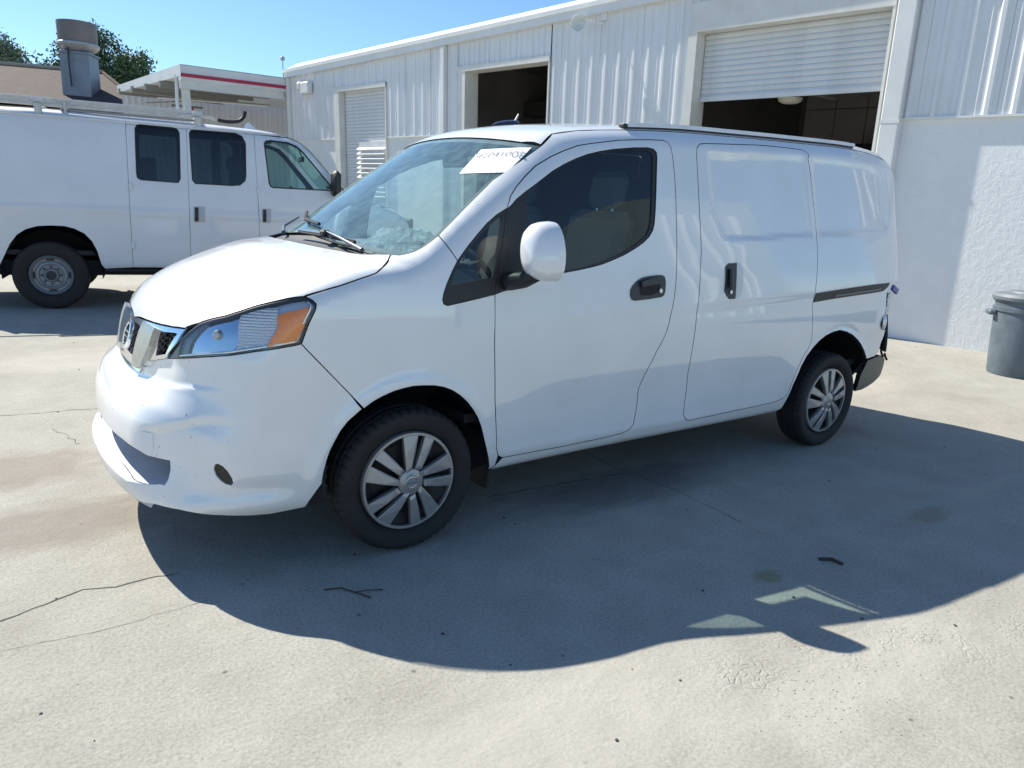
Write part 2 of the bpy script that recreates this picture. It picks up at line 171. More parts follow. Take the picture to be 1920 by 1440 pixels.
"hl_ribs":[[-0.6084,-0.7027,0.9931],[-0.5638,-0.728,1.0119],[-0.5258,-0.7502,1.0229],[-0.4962,-0.774,1.0214],[-0.5008,-0.7964,0.9781],[-0.5185,-0.8014,0.933],[-0.5448,-0.7989,0.8909],[-0.593,-0.7751,0.8748],[-0.6448,-0.7385,0.8603],[-0.6293,-0.7402,0.901]],
"hl_amber":[[-0.4945,-0.7901,0.9993],[-0.4499,-0.8038,1.0107],[-0.3964,-0.8151,1.0233],[-0.4025,-0.8198,0.9921],[-0.4192,-0.8211,0.9494],[-0.4467,-0.8206,0.9034],[-0.4939,-0.8142,0.894],[-0.5452,-0.7998,0.8855],[-0.5339,-0.8008,0.9056],[-0.5189,-0.8024,0.9275],[-0.5028,-0.8012,0.9602],[-0.5052,-0.7931,0.9815]],
"rbump":[[3.3097,-0.8458,0.5284],[3.4068,-0.8399,0.5407],[3.4847,-0.8319,0.5474],[3.5699,-0.8165,0.5156],[3.6016,-0.8029,0.462],[3.5881,-0.8003,0.4015],[3.4866,-0.8127,0.3559],[3.357,-0.8104,0.3208],[3.2697,-0.813,0.3198],[3.2605,-0.8404,0.4281]],
"tailgap":[[3.4687,-0.8257,1.0187],[3.4292,-0.8346,0.9689],[3.4325,-0.8379,0.9207],[3.4456,-0.8414,0.8404],[3.4115,-0.8457,0.8006],[3.3953,-0.8469,0.7631],[3.4234,-0.8439,0.7328],[3.4897,-0.8363,0.7135]],
"wiperA":[[-0.1317,0.0263,1.2212],[-0.1123,-0.2458,1.2209],[-0.0727,-0.4718,1.2111]],
"wiperAarm":[[-0.1064,-0.2307,1.2245],[-0.1022,-0.3868,1.2111],[-0.0857,-0.5652,1.1909]],
"wiperB":[[-0.0102,0.534,1.2296],[-0.1192,0.1428,1.2238],[-0.1823,-0.118,1.2044]],
"wiperB2":[[-0.0491,0.5401,1.2092],[-0.0992,0.5279,1.1927]],
"wglass":[[0.5446,-0.8357,1.0951],[0.6538,-0.8314,1.1198],[0.7374,-0.8277,1.139],[0.8198,-0.8255,1.1495],[0.892,-0.8233,1.1604],[0.9633,-0.8199,1.1763],[1.0298,-0.816,1.195],[1.0982,-0.8111,1.2189],[1.1686,-0.8048,1.2481],[1.2159,-0.7994,1.2728],[1.2533,-0.7938,1.2977],[1.2771,-0.7877,1.3251],[1.2869,-0.7815,1.3522],[1.3001,-0.7673,1.4139],[1.3103,-0.7523,1.478],[1.324,-0.7303,1.5694],[1.3361,-0.7121,1.6436],[1.3354,-0.706,1.668],[1.3192,-0.7026,1.6814],[1.2915,-0.7013,1.6866],[1.2145,-0.7021,1.6829],[1.0778,-0.7066,1.6651],[0.9948,-0.7106,1.6494],[0.9136,-0.7156,1.6295],[0.8464,-0.7212,1.6065],[0.7802,-0.7278,1.5795],[0.7119,-0.7359,1.5462],[0.6533,-0.7447,1.5099],[0.6078,-0.7515,1.4813],[0.5777,-0.7564,1.4603],[0.5599,-0.7717,1.3949],[0.5458,-0.7915,1.3081],[0.5415,-0.815,1.1998]],
"gr_side":[[-0.81,-0.3833,0.8862],[-0.7749,-0.5098,0.8999],[-0.8153,-0.4704,0.8167],[-0.8355,-0.3943,0.7972]],
"gr_mid":[[-0.8334,-0.2238,0.8813],[-0.8744,-0.1601,0.7428]],
"strut":[[-0.8291,-0.2126,0.8918],[-0.8125,-0.3571,0.89],[-0.8372,-0.3492,0.8231],[-0.8644,-0.2888,0.7346],[-0.8793,-0.2056,0.714],[-0.8728,-0.1765,0.746]],
"qtopin":[[0.1682,-0.8332,1.0898],[0.3583,-0.8315,1.1156]],
"vstrut_top":[[-0.8285,-0.2095,0.8933],[-0.8087,-0.368,0.8936]],
"vstrut_bot":[[-0.8835,-0.1808,0.709],[-0.8726,-0.2621,0.717]],
"f_arch":[[-0.4237,-0.9631,0.4371],[-0.3817,-0.9855,0.5823],[-0.32,-0.9935,0.7087],[-0.2419,-0.9981,0.8124],[-0.1586,-1.0002,0.8713],[-0.0476,-1.0015,0.9086],[0.0768,-1.0018,0.9183],[0.2016,-1.0018,0.9165],[0.3007,-1.0011,0.8908],[0.3887,-0.9998,0.8411],[0.4545,-0.9971,0.7608],[0.4982,-0.992,0.6552],[0.5282,-0.9804,0.5058],[0.5327,-0.9,0.4223]],
"f_d1":[[0.874,-0.8479,2.0841],[0.8749,-0.953,1.659],[0.8639,-1.0158,1.0795],[0.8488,-0.9738,0.478]],
"f_d2":[[1.4937,-0.8596,2.068],[1.4785,-0.9704,1.522],[1.472,-1.0154,1.1029],[1.4616,-0.993,0.6725]],
"f_d3":[[2.2304,-0.8314,2.0775],[2.2353,-0.965,1.5664],[2.2492,-1.0039,1.0064]],
"f_w1":[[0.9604,-0.8928,2.0094],[0.9837,-0.8767,2.0464],[1.0162,-0.8709,2.0553],[1.3587,-0.8736,2.0499],[1.4021,-0.8818,2.0356],[1.4215,-0.897,1.9899],[1.4035,-0.9744,1.488],[1.3783,-0.9801,1.4391],[1.3391,-0.9803,1.437],[0.9894,-0.9792,1.4468],[0.9532,-0.9768,1.468],[0.9457,-0.9707,1.5196]],
"f_w2":[[1.5171,-0.8954,1.9978],[1.5364,-0.8817,2.0352],[1.5709,-0.8764,2.0442],[2.0164,-0.8697,2.0458],[2.0967,-0.8871,2.0153],[2.1338,-0.9068,1.9389],[2.1203,-0.9658,1.5597],[2.1053,-0.9733,1.4975],[2.043,-0.9794,1.4451],[1.9533,-0.9807,1.4342],[1.553,-0.9804,1.4368],[1.5212,-0.9757,1.4768]],
"f_w3":[[2.3176,-0.8955,1.9899],[2.3519,-0.8727,2.0303],[2.4091,-0.8589,2.0417],[2.6315,-0.8229,2.0366],[2.7328,-0.8185,2.0074],[2.8132,-0.8649,1.9363],[3.0306,-0.9289,1.6901],[3.0646,-0.9517,1.6152],[3.045,-0.976,1.4731],[3.0174,-0.9808,1.4331],[2.4071,-0.98,1.4396],[2.3658,-0.9752,1.481]],
"f_h2":[[1.5329,-1.0038,1.1715],[1.5731,-1.0038,1.1732],[1.5651,-1.0041,1.0147],[1.5248,-1.0041,1.0133]],
"f_h2b":[[1.5278,-1.0032,1.1834],[1.6487,-1.003,1.1885],[1.6398,-1.0038,1.0049],[1.5185,-1.0037,1.0009]],
"f_h3":[[2.2916,-1.0035,1.1781],[2.3286,-1.0034,1.1796],[2.324,-1.0053,1.0343],[2.2869,-1.0051,1.033]],
"f_h3b":[[2.2859,-1.0029,1.1904],[2.3848,-1.0026,1.1944],[2.3796,-1.0045,1.0234],[2.2804,-1.0043,1.0201]],
"f_sill":[[0.5532,-0.899,0.4224],[0.8958,-0.8989,0.4249]],
"f_drip":[[-0.2971,-0.7957,2.1182],[0.2856,-0.8326,2.1047],[0.8744,-0.8341,2.0964],[1.4947,-0.8479,2.0805],[2.2304,-0.8314,2.0775],[2.6911,-0.6335,2.0549]],
"f_front":[[2.6632,-0.6798,2.0578],[2.894,-0.6262,1.952],[3.2473,-0.5863,1.5964]],
"f_hinge":[[0.8722,-0.9881,1.3708],[0.8551,-0.9954,0.722],[2.2395,-0.9855,1.3937]]}''')
D = {k: np.array(v, float) for k, v in D.items()}
# ------------------------------------------------------------------ materials
MATS = {}
def nmat(name, col, rough=.6, metal=0., coat=0., spec=.5, vary=0., vscale=6., bump=0., bscale=40., col2=None, emit=0, bdist=.02, detail=6):
    if name in MATS: return MATS[name]
    m = bpy.data.materials.new(name); m.use_nodes = True; t = m.node_tree; b = t.nodes['Principled BSDF']
    b.inputs['Base Color'].default_value = (*col, 1); b.inputs['Roughness'].default_value = rough; b.inputs['Metallic'].default_value = metal
    b.inputs['Coat Weight'].default_value = coat; b.inputs['Coat Roughness'].default_value = .04; b.inputs['Specular IOR Level'].default_value = spec
    tc = t.nodes.new('ShaderNodeTexCoord')
    if vary or col2:
        n = t.nodes.new('ShaderNodeTexNoise'); n.inputs['Scale'].default_value = vscale; n.inputs['Detail'].default_value = detail; n.inputs['Roughness'].default_value = .62
        t.links.new(tc.outputs['Object'], n.inputs['Vector'])
        r = t.nodes.new('ShaderNodeValToRGB'); c2 = col2 or tuple(c * (1 - vary) for c in col)
        r.color_ramp.elements[0].position = .36; r.color_ramp.elements[1].position = .66
        r.color_ramp.elements[0].color = (*c2, 1); r.color_ramp.elements[1].color = (*col, 1)
        t.links.new(n.outputs[0], r.inputs[0]); t.links.new(r.outputs[0], b.inputs['Base Color'])
        mr = t.nodes.new('ShaderNodeMapRange'); mr.inputs[3].default_value = max(0, rough - .06); mr.inputs[4].default_value = min(1, rough + .08)
        t.links.new(n.outputs[0], mr.inputs[0]); t.links.new(mr.outputs[0], b.inputs['Roughness'])
    if bump:
        n2 = t.nodes.new('ShaderNodeTexNoise'); n2.inputs['Scale'].default_value = bscale; n2.inputs['Detail'].default_value = 5
        t.links.new(tc.outputs['Object'], n2.inputs['Vector'])
        bp = t.nodes.new('ShaderNodeBump'); bp.inputs['Strength'].default_value = bump; bp.inputs['Distance'].default_value = bdist
        t.links.new(n2.outputs[0], bp.inputs['Height']); t.links.new(bp.outputs[0], b.inputs['Normal'])
    if emit:
        b.inputs['Emission Color'].default_value = (*col, 1); b.inputs['Emission Strength'].default_value = emit
    MATS[name] = m; return m
def glass(name, tint, dust=.05, refl=1.0, dcol=(.75, .78, .76), nsc=9, ior=1.55):
    m = bpy.data.materials.new(name); m.use_nodes = True; t = m.node_tree; t.nodes.clear()
    o = t.nodes.new('ShaderNodeOutputMaterial'); tr = t.nodes.new('ShaderNodeBsdfTransparent'); tr.inputs[0].default_value = (*tint, 1)
    g = t.nodes.new('ShaderNodeBsdfGlossy'); g.inputs['Roughness'].default_value = .01; g.inputs[0].default_value = (refl, refl, refl, 1)
    f = t.nodes.new('ShaderNodeFresnel'); ge = t.nodes.new('ShaderNodeNewGeometry'); im = t.nodes.new('ShaderNodeMix'); im.inputs[2].default_value = ior; im.inputs[3].default_value = 1 / ior; t.links.new(ge.outputs['Backfacing'], im.inputs[0]); t.links.new(im.outputs[0], f.inputs[0]); mx = t.nodes.new('ShaderNodeMixShader')
    t.links.new(f.outputs[0], mx.inputs[0]); t.links.new(tr.outputs[0], mx.inputs[1]); t.links.new(g.outputs[0], mx.inputs[2])
    df = t.nodes.new('ShaderNodeBsdfDiffuse'); df.inputs[0].default_value = (*dcol, 1); m2 = t.nodes.new('ShaderNodeMixShader')
    n = t.nodes.new('ShaderNodeTexNoise'); n.inputs['Scale'].default_value = nsc; n.inputs['Detail'].default_value = 9; tc = t.nodes.new('ShaderNodeTexCoord')
    t.links.new(tc.outputs['Object'], n.inputs['Vector']); mr = t.nodes.new('ShaderNodeMapRange'); mr.inputs[1].default_value = .35; mr.inputs[2].default_value = .75
    mr.inputs[3].default_value = dust * .7; mr.inputs[4].default_value = dust * 1.4; t.links.new(n.outputs[0], mr.inputs[0])
    t.links.new(mr.outputs[0], m2.inputs[0]); t.links.new(mx.outputs[0], m2.inputs[1]); t.links.new(df.outputs[0], m2.inputs[2]); t.links.new(m2.outputs[0], o.inputs[0])
    MATS[name] = m; return m
def paint_mat():
    m = nmat('van_white_paint', (.80, .81, .82), .42, 0, 1.0, .5); m.node_tree.nodes['Principled BSDF'].inputs['Coat IOR'].default_value = 1.8; m.node_tree.nodes['Principled BSDF'].inputs['Coat Roughness'].default_value = .025
    t = m.node_tree; b = t.nodes['Principled BSDF']; tc = t.nodes['Texture Coordinate']
    # fine road grime and insect specks towards the nose, faint film everywhere
    n = t.nodes.new('ShaderNodeTexNoise'); n.inputs['Scale'].default_value = 3; n.inputs['Detail'].default_value = 7; t.links.new(tc.outputs['Object'], n.inputs[0])
    r = t.nodes.new('ShaderNodeValToRGB'); r.color_ramp.elements[0].position = .3; r.color_ramp.elements[1].position = .7
    r.color_ramp.elements[0].color = (.76, .77, .76, 1); r.color_ramp.elements[1].color = (.82, .83, .84, 1); t.links.new(n.outputs[0], r.inputs[0])
    mp = t.nodes.new('ShaderNodeMapping'); mp.inputs['Scale'].default_value = (1, 1, .45); t.links.new(tc.outputs['Object'], mp.inputs[0])
    v = t.nodes.new('ShaderNodeTexNoise'); v.inputs['Scale'].default_value = 110; v.inputs['Detail'].default_value = 1; t.links.new(mp.outputs[0], v.inputs[0])
    sp = t.nodes.new('ShaderNodeMapRange'); sp.inputs[1].default_value = .72; sp.inputs[2].default_value = .80; t.links.new(v.outputs[0], sp.inputs[0])
    sx = t.nodes.new('ShaderNodeSeparateXYZ'); t.links.new(tc.outputs['Object'], sx.inputs[0])
    fx = t.nodes.new('ShaderNodeMapRange'); fx.inputs[1].default_value = -2.0; fx.inputs[2].default_value = -2.38; t.links.new(sx.outputs[0], fx.inputs[0])
    fz = t.nodes.new('ShaderNodeMapRange'); fz.inputs[1].default_value = .95; fz.inputs[2].default_value = .75; t.links.new(sx.outputs[2], fz.inputs[0])
    ml = t.nodes.new('ShaderNodeMath'); ml.operation = 'MULTIPLY'; t.links.new(sp.outputs[0], ml.inputs[0]); t.links.new(fx.outputs[0], ml.inputs[1])
    ml2 = t.nodes.new('ShaderNodeMath'); ml2.operation = 'MULTIPLY'; t.links.new(ml.outputs[0], ml2.inputs[0]); t.links.new(fz.outputs[0], ml2.inputs[1])
    mx = t.nodes.new('ShaderNodeMix'); mx.data_type = 'RGBA'; t.links.new(ml2.outputs[0], mx.inputs[0]); t.links.new(r.outputs[0], mx.inputs[6]); mx.inputs[7].default_value = (.10, .09, .08, 1)
    t.links.new(mx.outputs[2], b.inputs['Base Color'])
    w = t.nodes.new('ShaderNodeTexNoise'); w.inputs['Scale'].default_value = 2.4; w.inputs['Detail'].default_value = 1; t.links.new(tc.outputs['Object'], w.inputs[0])
    bp = t.nodes.new('ShaderNodeBump'); bp.inputs['Strength'].default_value = .12; bp.inputs['Distance'].default_value = .02; t.links.new(w.outputs[0], bp.inputs['Height'])
    t.links.new(bp.outputs[0], b.inputs['Coat Normal'])
    return m
PAINT = paint_mat()
BLACK = nmat('black_trim_plastic', (.022, .023, .026), .48, vary=.3, vscale=20, bump=.1, bscale=400, bdist=.002)
RUBBER = nmat('seal_rubber', (.012, .012, .014), .6, vary=.2)
TRIM = nmat('cabin_trim_seam_shade', (.035, .036, .04), .8, vary=.2, vscale=8)  # cabin lining; on panel flanges it paints the seam shade
GREYP = nmat('grey_cabin_plastic', (.16, .165, .175), .7, vary=.12, vscale=9, bump=.1, bscale=300, bdist=.002)
CHROME = nmat('chrome_plating', (.72, .74, .77), .12, 1, vary=.05, vscale=30)
SATIN = nmat('dusty_satin_chrome', (.50, .50, .47), .34, .85, vary=.15, vscale=25)
SILVER = nmat('silver_wheel_paint', (.40, .39, .385), .36, .5, coat=.3, vary=.14, vscale=14)
DARKST = nmat('dark_steel', (.05, .05, .055), .5, .6, vary=.3)
TYRE = nmat('tyre_rubber', (.022, .021, .021), .78, vary=.35, vscale=12, bump=.15, bscale=180, bdist=.003)
AMBER = nmat('amber_lens', (1.0, .27, .02), .35, 0, .3, vary=.15, vscale=60, bump=.3, bscale=90, bdist=.004)
WS_GLASS = glass('windscreen_glass', (.82, .93, .92), .125, 1.0, (.45, .72, .74), 16, 1.75)
SIDE_GLASS = glass('tinted_side_glass', (.66, .76, .74), .006)
LENS = glass('clear_headlight_lens', (.96, .98, .99), .01)
PRIVACY = glass('privacy_glass', (.20, .25, .28), .008)
CLEAR = glass('green_door_glass', (.55, .75, .72), .02)
# ------------------------------------------------------------------ object helpers
def link(o, parent=None):
    COL.objects.link(o)
    if parent is not None: o.parent = parent
    return o
def wloc(p):
    m = Matrix.Identity(4)
    while p is not None:
        m = p.matrix_basis @ m; p = p.parent
    return m
def mk(name, V, F, m, parent=None, smooth=False, local=False):
    me = bpy.data.meshes.new(name); V = np.asarray(V, float)
    if parent is not None and not local:
        inv = np.array(wloc(parent).inverted()); V = V @ inv[:3, :3].T + inv[:3, 3]
    me.from_pydata(V.tolist(), [], [list(map(int, f)) for f in F]); ms = m if isinstance(m, (list, tuple)) else [m]
    for q in ms: me.materials.append(q)
    if smooth: me.polygons.foreach_set('use_smooth', [True] * len(me.polygons))
    me.update(); return link(bpy.data.objects.new(name, me), parent)
def thing(name, label, cat, loc=(0, 0, 0), rotz=0, group=None):
    o = bpy.data.objects.new(name, None); o.empty_display_size = .2; COL.objects.link(o); o.location = loc; o.rotation_euler = (0, 0, rotz)
    o['label'] = label; o['category'] = cat
    if group: o['group'] = group
    return o
def tag(o, label=None, cat=None, group=None, kind=None):
    if label: o['label'] = label
    if cat: o['category'] = cat
    if group: o['group'] = group
    if kind: o['kind'] = kind
    return o
class MB:
    def __init__(s): s.V = []; s.F = []
    def add(s, V, F):
        n = len(s.V); s.V += [tuple(map(float, v)) for v in V]; s.F += [tuple(i + n for i in f) for f in F]; return s
    def box(s, c, d, R=None, bev=0):
        d = np.array(d, float) / 2; c = np.array(c, float); R = np.eye(3) if R is None else np.array(R, float)
        if bev <= 0:
            P = [(x, y, z) for x in (-1, 1) for y in (-1, 1) for z in (-1, 1)]
            return s.add((np.array(P) * d) @ R.T + c, [(0, 1, 3, 2), (4, 6, 7, 5), (0, 4, 5, 1), (2, 3, 7, 6), (0, 2, 6, 4), (1, 5, 7, 3)])
        b = min(bev, d.min() * .95); P = []; idx = {}
        for sx in (-1, 1):
            for sy in (-1, 1):
                for sz in (-1, 1):
                    for k in range(3):
                        q = np.array([sx, sy, sz], float) * (d - b); q[k] = (sx, sy, sz)[k] * d[k]; idx[sx, sy, sz, k] = len(P); P.append(q)
        F = []
        for k in range(3):
            a, e = [(1, 2), (2, 0), (0, 1)][k]
            for sg in (-1, 1):
                L = []
                for (p, q) in ((-1, -1), (1, -1), (1, 1), (-1, 1)):
                    t = [0, 0, 0]; t[k] = sg; t[a] = p; t[e] = q; L.append(idx[t[0], t[1], t[2], k])
                F.append(tuple(L if sg > 0 else L[::-1]))
        for k in range(3):
            a, e = [(1, 2), (2, 0), (0, 1)][k]
            for p in (-1, 1):
                for q in (-1, 1):
                    t0 = [0, 0, 0]; t1 = [0, 0, 0]; t0[k] = -1; t1[k] = 1
                    for t in (t0, t1): t[a] = p; t[e] = q
                    L = [idx[(*t0, a)], idx[(*t1, a)], idx[(*t1, e)], idx[(*t0, e)]]; F.append(tuple(L if p * q < 0 else L[::-1]))
        for sx in (-1, 1):
            for sy in (-1, 1):
                for sz in (-1, 1):
                    L = [idx[sx, sy, sz, k] for k in range(3)]; F.append(tuple(L if sx * sy * sz > 0 else L[::-1]))
        return s.add(np.array(P) @ R.T + c, F)
    def tube(s, pts, r, n=8, caps=True):
        P = np.array(pts, float); m = len(P); r = np.broadcast_to(r, m); V = []
        T = np.gradient(P, axis=0); T /= np.linalg.norm(T, axis=1)[:, None] + 1e-12
        a = np.array([0, 0, 1.]) if abs(T[0][2]) < .9 else np.array([1., 0, 0]); N = np.cross(T[0], a); N /= np.linalg.norm(N)
        for i in range(m):
            N = N - T[i] * (N @ T[i]); N /= np.linalg.norm(N); B = np.cross(T[i], N)
            for k in range(n):
                t = 2 * math.pi * k / n; V.append(P[i] + r[i] * (math.cos(t) * N + math.sin(t) * B))
        F = [(i * n + k, i * n + (k + 1) % n, (i + 1) * n + (k + 1) % n, (i + 1) * n + k) for i in range(m - 1) for k in range(n)]
        if caps: F += [tuple(range(n))[::-1], tuple(range((m - 1) * n, m * n))]
        return s.add(V, F)
    def lathe(s, prof, c=(0, 0, 0), axis='z', n=32, ang=2 * math.pi):
        V = []; full = ang > 6.28
        for k in range(n + (0 if full else 1)):
            t = ang * k / n
            for (r, h) in prof:
                q = (r * math.cos(t), r * math.sin(t), h) if axis == 'z' else (r * math.cos(t), h, r * math.sin(t))
                V.append(np.array(q) + c)
        m = len(prof); F = []
        for k in range(n):
            j = (k + 1) % n if full else k + 1
            for i in range(m - 1):
                f = (k * m + i, j * m + i, j * m + i + 1, k * m + i + 1); F.append(f if axis == 'z' else f[::-1])
        return s.add(V, F)
    def prism(s, poly, d0, d1, ax=1):
        """extrude a 2D polygon along axis ax between d0 and d1"""
        n = len(poly); o = [i for i in range(3) if i != ax]; V = []
        for d in (d0, d1):
            for q in poly:
                t = [0, 0, 0]; t[ax] = d; t[o[0]] = q[0]; t[o[1]] = q[1]; V.append(t)
        return s.add(V, [tuple(range(n)), tuple(range(n, 2 * n))[::-1]] + [(i, i + n, (i + 1) % n + n, (i + 1) % n) for i in range(n)])
    def build(s, name, m, parent=None, smooth=False, local=False, recalc=True, auto=None):
        o = mk(name, s.V, s.F, m, parent, smooth, local)
        if recalc:
            b = bmesh.new(); b.from_mesh(o.data); bmesh.ops.recalc_face_normals(b, faces=b.faces); b.to_mesh(o.data); b.free()
        if auto:
            o.data.polygons.foreach_set('use_smooth', [True] * len(o.data.polygons)); o.data.set_sharp_from_angle(angle=math.radians(auto))
        return o
# ------------------------------------------------------------------ panels cut from a body surface
def inside(poly, P):
    r = np.zeros(len(P), bool); n = len(poly)
    for i in range(n):
        a = poly[i]; b = poly[(i + 1) % n]
        if a[1] == b[1]: continue
        c = (a[1] > P[:, 1]) != (b[1] > P[:, 1]); r ^= c & (P[:, 0] < a[0] + (P[:, 1] - a[1]) * (b[0] - a[0]) / (b[1] - a[1]))
    return r
def pdist(poly, P):
    best = np.full(len(P), 1e9); n = len(poly)
    for i in range(n):
        a = poly[i]; e = poly[(i + 1) % n] - a; L = e @ e
        if L < 1e-14: continue
        w = P - a; t = np.clip((w @ e) / L, 0, 1); d = w - t[:, None] * e; best = np.minimum(best, (d * d).sum(1))
    return np.sqrt(best)
def resample(poly, h):
    out = []; n = len(poly)
    for i in range(n):
        a, b = poly[i], poly[(i + 1) % n]; L = np.linalg.norm(b - a)
        if L < 1e-5: continue
        k = max(1, int(math.ceil(L / h)))
        for j in range(k): out.append(a + (b - a) * j / k)
    return np.array(out)
def offset_poly(poly, d):
    """move a closed 2D polygon towards its inside by d (negative: outwards)"""
    A = np.sum(poly[:, 0] * np.roll(poly[:, 1], -1) - np.roll(poly[:, 0], -1) * poly[:, 1]); sg = 1 if A > 0 else -1
    e = np.roll(poly, -1, 0) - poly; e /= np.linalg.norm(e, axis=1)[:, None] + 1e-12; nrm = np.stack([-e[:, 1], e[:, 0]], -1) * sg
    v = nrm + np.roll(nrm, 1, 0); L = (v * v).sum(1); return poly + v * (2 * d / np.maximum(L, 1.2))[:, None] * .5 * 1.0 * np.where(L > 0, 1, 0)[:, None]
PROJ = {
    'side': (lambda P: P[:, [0, 2]], lambda u: (np.stack([u[:, 0], np.full(len(u), -1.5), u[:, 1]], -1), np.tile([0., 1, 0], (len(u), 1)), 1.5)),
    'top': (lambda P: P[:, :2], lambda u: (np.stack([u[:, 0], u[:, 1], np.full(len(u), 2.6)], -1), np.tile([0., 0, -1], (len(u), 1)), 2.2)),
    'front': (lambda P: P[:, 1:], lambda u: (np.stack([np.full(len(u), -1.5), u[:, 0], u[:, 1]], -1), np.tile([1., 0, 0], (len(u), 1)), 3.0)),
    'back': (lambda P: P[:, 1:], lambda u: (np.stack([np.full(len(u), 4.9), u[:, 0], u[:, 1]], -1), np.tile([-1., 0, 0], (len(u), 1)), 2.2)),
}
def _cyl2(P): return np.stack([np.arctan2(-P[:, 1], .3 - P[:, 0]) * .95, P[:, 2]], -1)
def _cylr(u):
    th = u[:, 0] / .95; d = np.stack([-np.cos(th), -np.sin(th), np.zeros(len(u))], -1)
    return np.stack([.3 + 1.7 * d[:, 0], 1.7 * d[:, 1], u[:, 1]], -1), -d, 1.65
PROJ['cyl'] = (_cyl2, _cylr)
def panel(name, proj, outer, holes, h, m, parent, F, gap=.0042, flm=None, flange=.016, off=0., inner=None, uv=False, mirror=False, holegap=None):
    to2, ray = PROJ[proj]; hg = gap if holegap is None else holegap
    loops = [resample(offset_poly(outer if uv else to2(outer), gap), h)] + [resample(offset_poly(q if uv else to2(q), -hg), h) for q in holes]
    bb0 = loops[0].min(0); bb1 = loops[0].max(0); gx = np.arange(bb0[0], bb1[0], h); gy = np.arange(bb0[1], bb1[1], h * .866)
    X, Y = np.meshgrid(gx, gy, indexing='ij'); X = X + (np.arange(len(gy)) % 2)[None, :] * h * .5; G = np.stack([X.ravel(), Y.ravel()], -1)
    k = inside(loops[0], G) & (pdist(loops[0], G) > h * .45)
    for q in loops[1:]: k &= ~inside(q, G) & (pdist(q, G) > h * .45)
    G = G[k]; pts = np.concatenate(loops + [G]); ed = []; s = 0
    for q in loops:
        n = len(q); ed += [(s + i, s + (i + 1) % n) for i in range(n)]; s += n
    res = delaunay_2d_cdt([Vector(p) for p in pts.tolist()], ed, [], 0, 1e-7)
    V2 = np.array([tuple(v) for v in res[0]]); T = np.array([f for f in res[2] if len(f) == 3]); orig = res[3]
    c = V2[T].mean(1); k = inside(loops[0], c)
    for q in loops[1:]: k &= ~inside(q, c)
    T = T[k]
    o, d, t1 = ray(V2); P, ok = cast(F, o, d, 0, t1, 160); T = T[ok[T].all(1)]
    if (~ok).any(): print('panel', name, 'missed', int((~ok).sum()), 'of', len(ok))
    N = grad(F, P); P = P - N * off
    # wind triangles outward
    a, b, e = P[T[:, 0]], P[T[:, 1]], P[T[:, 2]]; w = np.cross(b - a, e - a); fl = (w * N[T[:, 0]]).sum(1) < 0; T[fl] = T[fl][:, ::-1]
    nv0 = len(P); V = [P]; faces = T.tolist(); nf_s = len(faces); mi = [0] * nf_s
    # boundary edges -> flange; dark inner colour here paints the shade of panel gaps
    from collections import Counter
    cnt = Counter(); dirn = {}
    for t in T.tolist():
        for i in range(3):
            x, y = t[i], t[(i + 1) % 3]; cnt[(min(x, y), max(x, y))] += 1; dirn[(min(x, y), max(x, y))] = (x, y)
    be = [dirn[k2] for k2, c2 in cnt.items() if c2 == 1]
    if flange > 0:
        V.append(P - N * flange); extra = []
        for x, y in be: faces.append([y, x, x + nv0, y + nv0]); mi.append(flm if flm is not None else (1 if inner is not None else 0))
        if inner is not None:
            for t in T.tolist(): faces.append([t[2] + nv0, t[1] + nv0, t[0] + nv0]); mi.append(1)
    V = np.concatenate(V); ms = [m] + ([inner] if inner is not None and flange > 0 else [])
    def emit(V, faces, N, flip):
        used = np.unique(np.concatenate([np.array(f) for f in faces])); mp = np.full(len(V), -1); mp[used] = np.arange(len(used))
        F2 = [[int(mp[i]) for i in (f[::-1] if flip else f)] for f in faces]
        ob = mk(name, V[used], F2, ms, parent, True); me = ob.data; me.polygons.foreach_set('material_index', mi)
        NN = np.concatenate([N, N])[used] if len(V) > nv0 else N[used]; ln = []
        for q, p in enumerate(me.polygons):
            if q < nf_s: ln += [tuple(NN[i]) for i in p.vertices]
            elif mi[q] == 1 and q >= nf_s + len(be): ln += [tuple(-NN[i]) for i in p.vertices]
            else: ln += [tuple(p.normal)] * len(p.vertices)
        me.normals_split_custom_set(ln); return ob
    ob = emit(V, faces, N, False)
    if mirror:
        Sg = np.array([1, -1, 1.]); return ob, emit(V * Sg, faces, N * Sg, True)
    return ob
def mir(path): return path[::-1] * np.array([1, -1, 1.])
def cat(*a): return np.concatenate(a)
def onF(F, x=None, y=None, z=None, frm='side'):
    """single surface point(s) for given coordinates"""
    if frm == 'side': u = np.stack(np.broadcast_arrays(x, z), -1).reshape(-1, 2)
    elif frm == 'top': u = np.stack(np.broadcast_arrays(x, y), -1).reshape(-1, 2)
    else: u = np.stack(np.broadcast_arrays(y, z), -1).reshape(-1, 2)
    o, d, t1 = PROJ[frm][1](np.asarray(u, float)); P, ok = cast(F, o, d, 0, t1, 400); return P
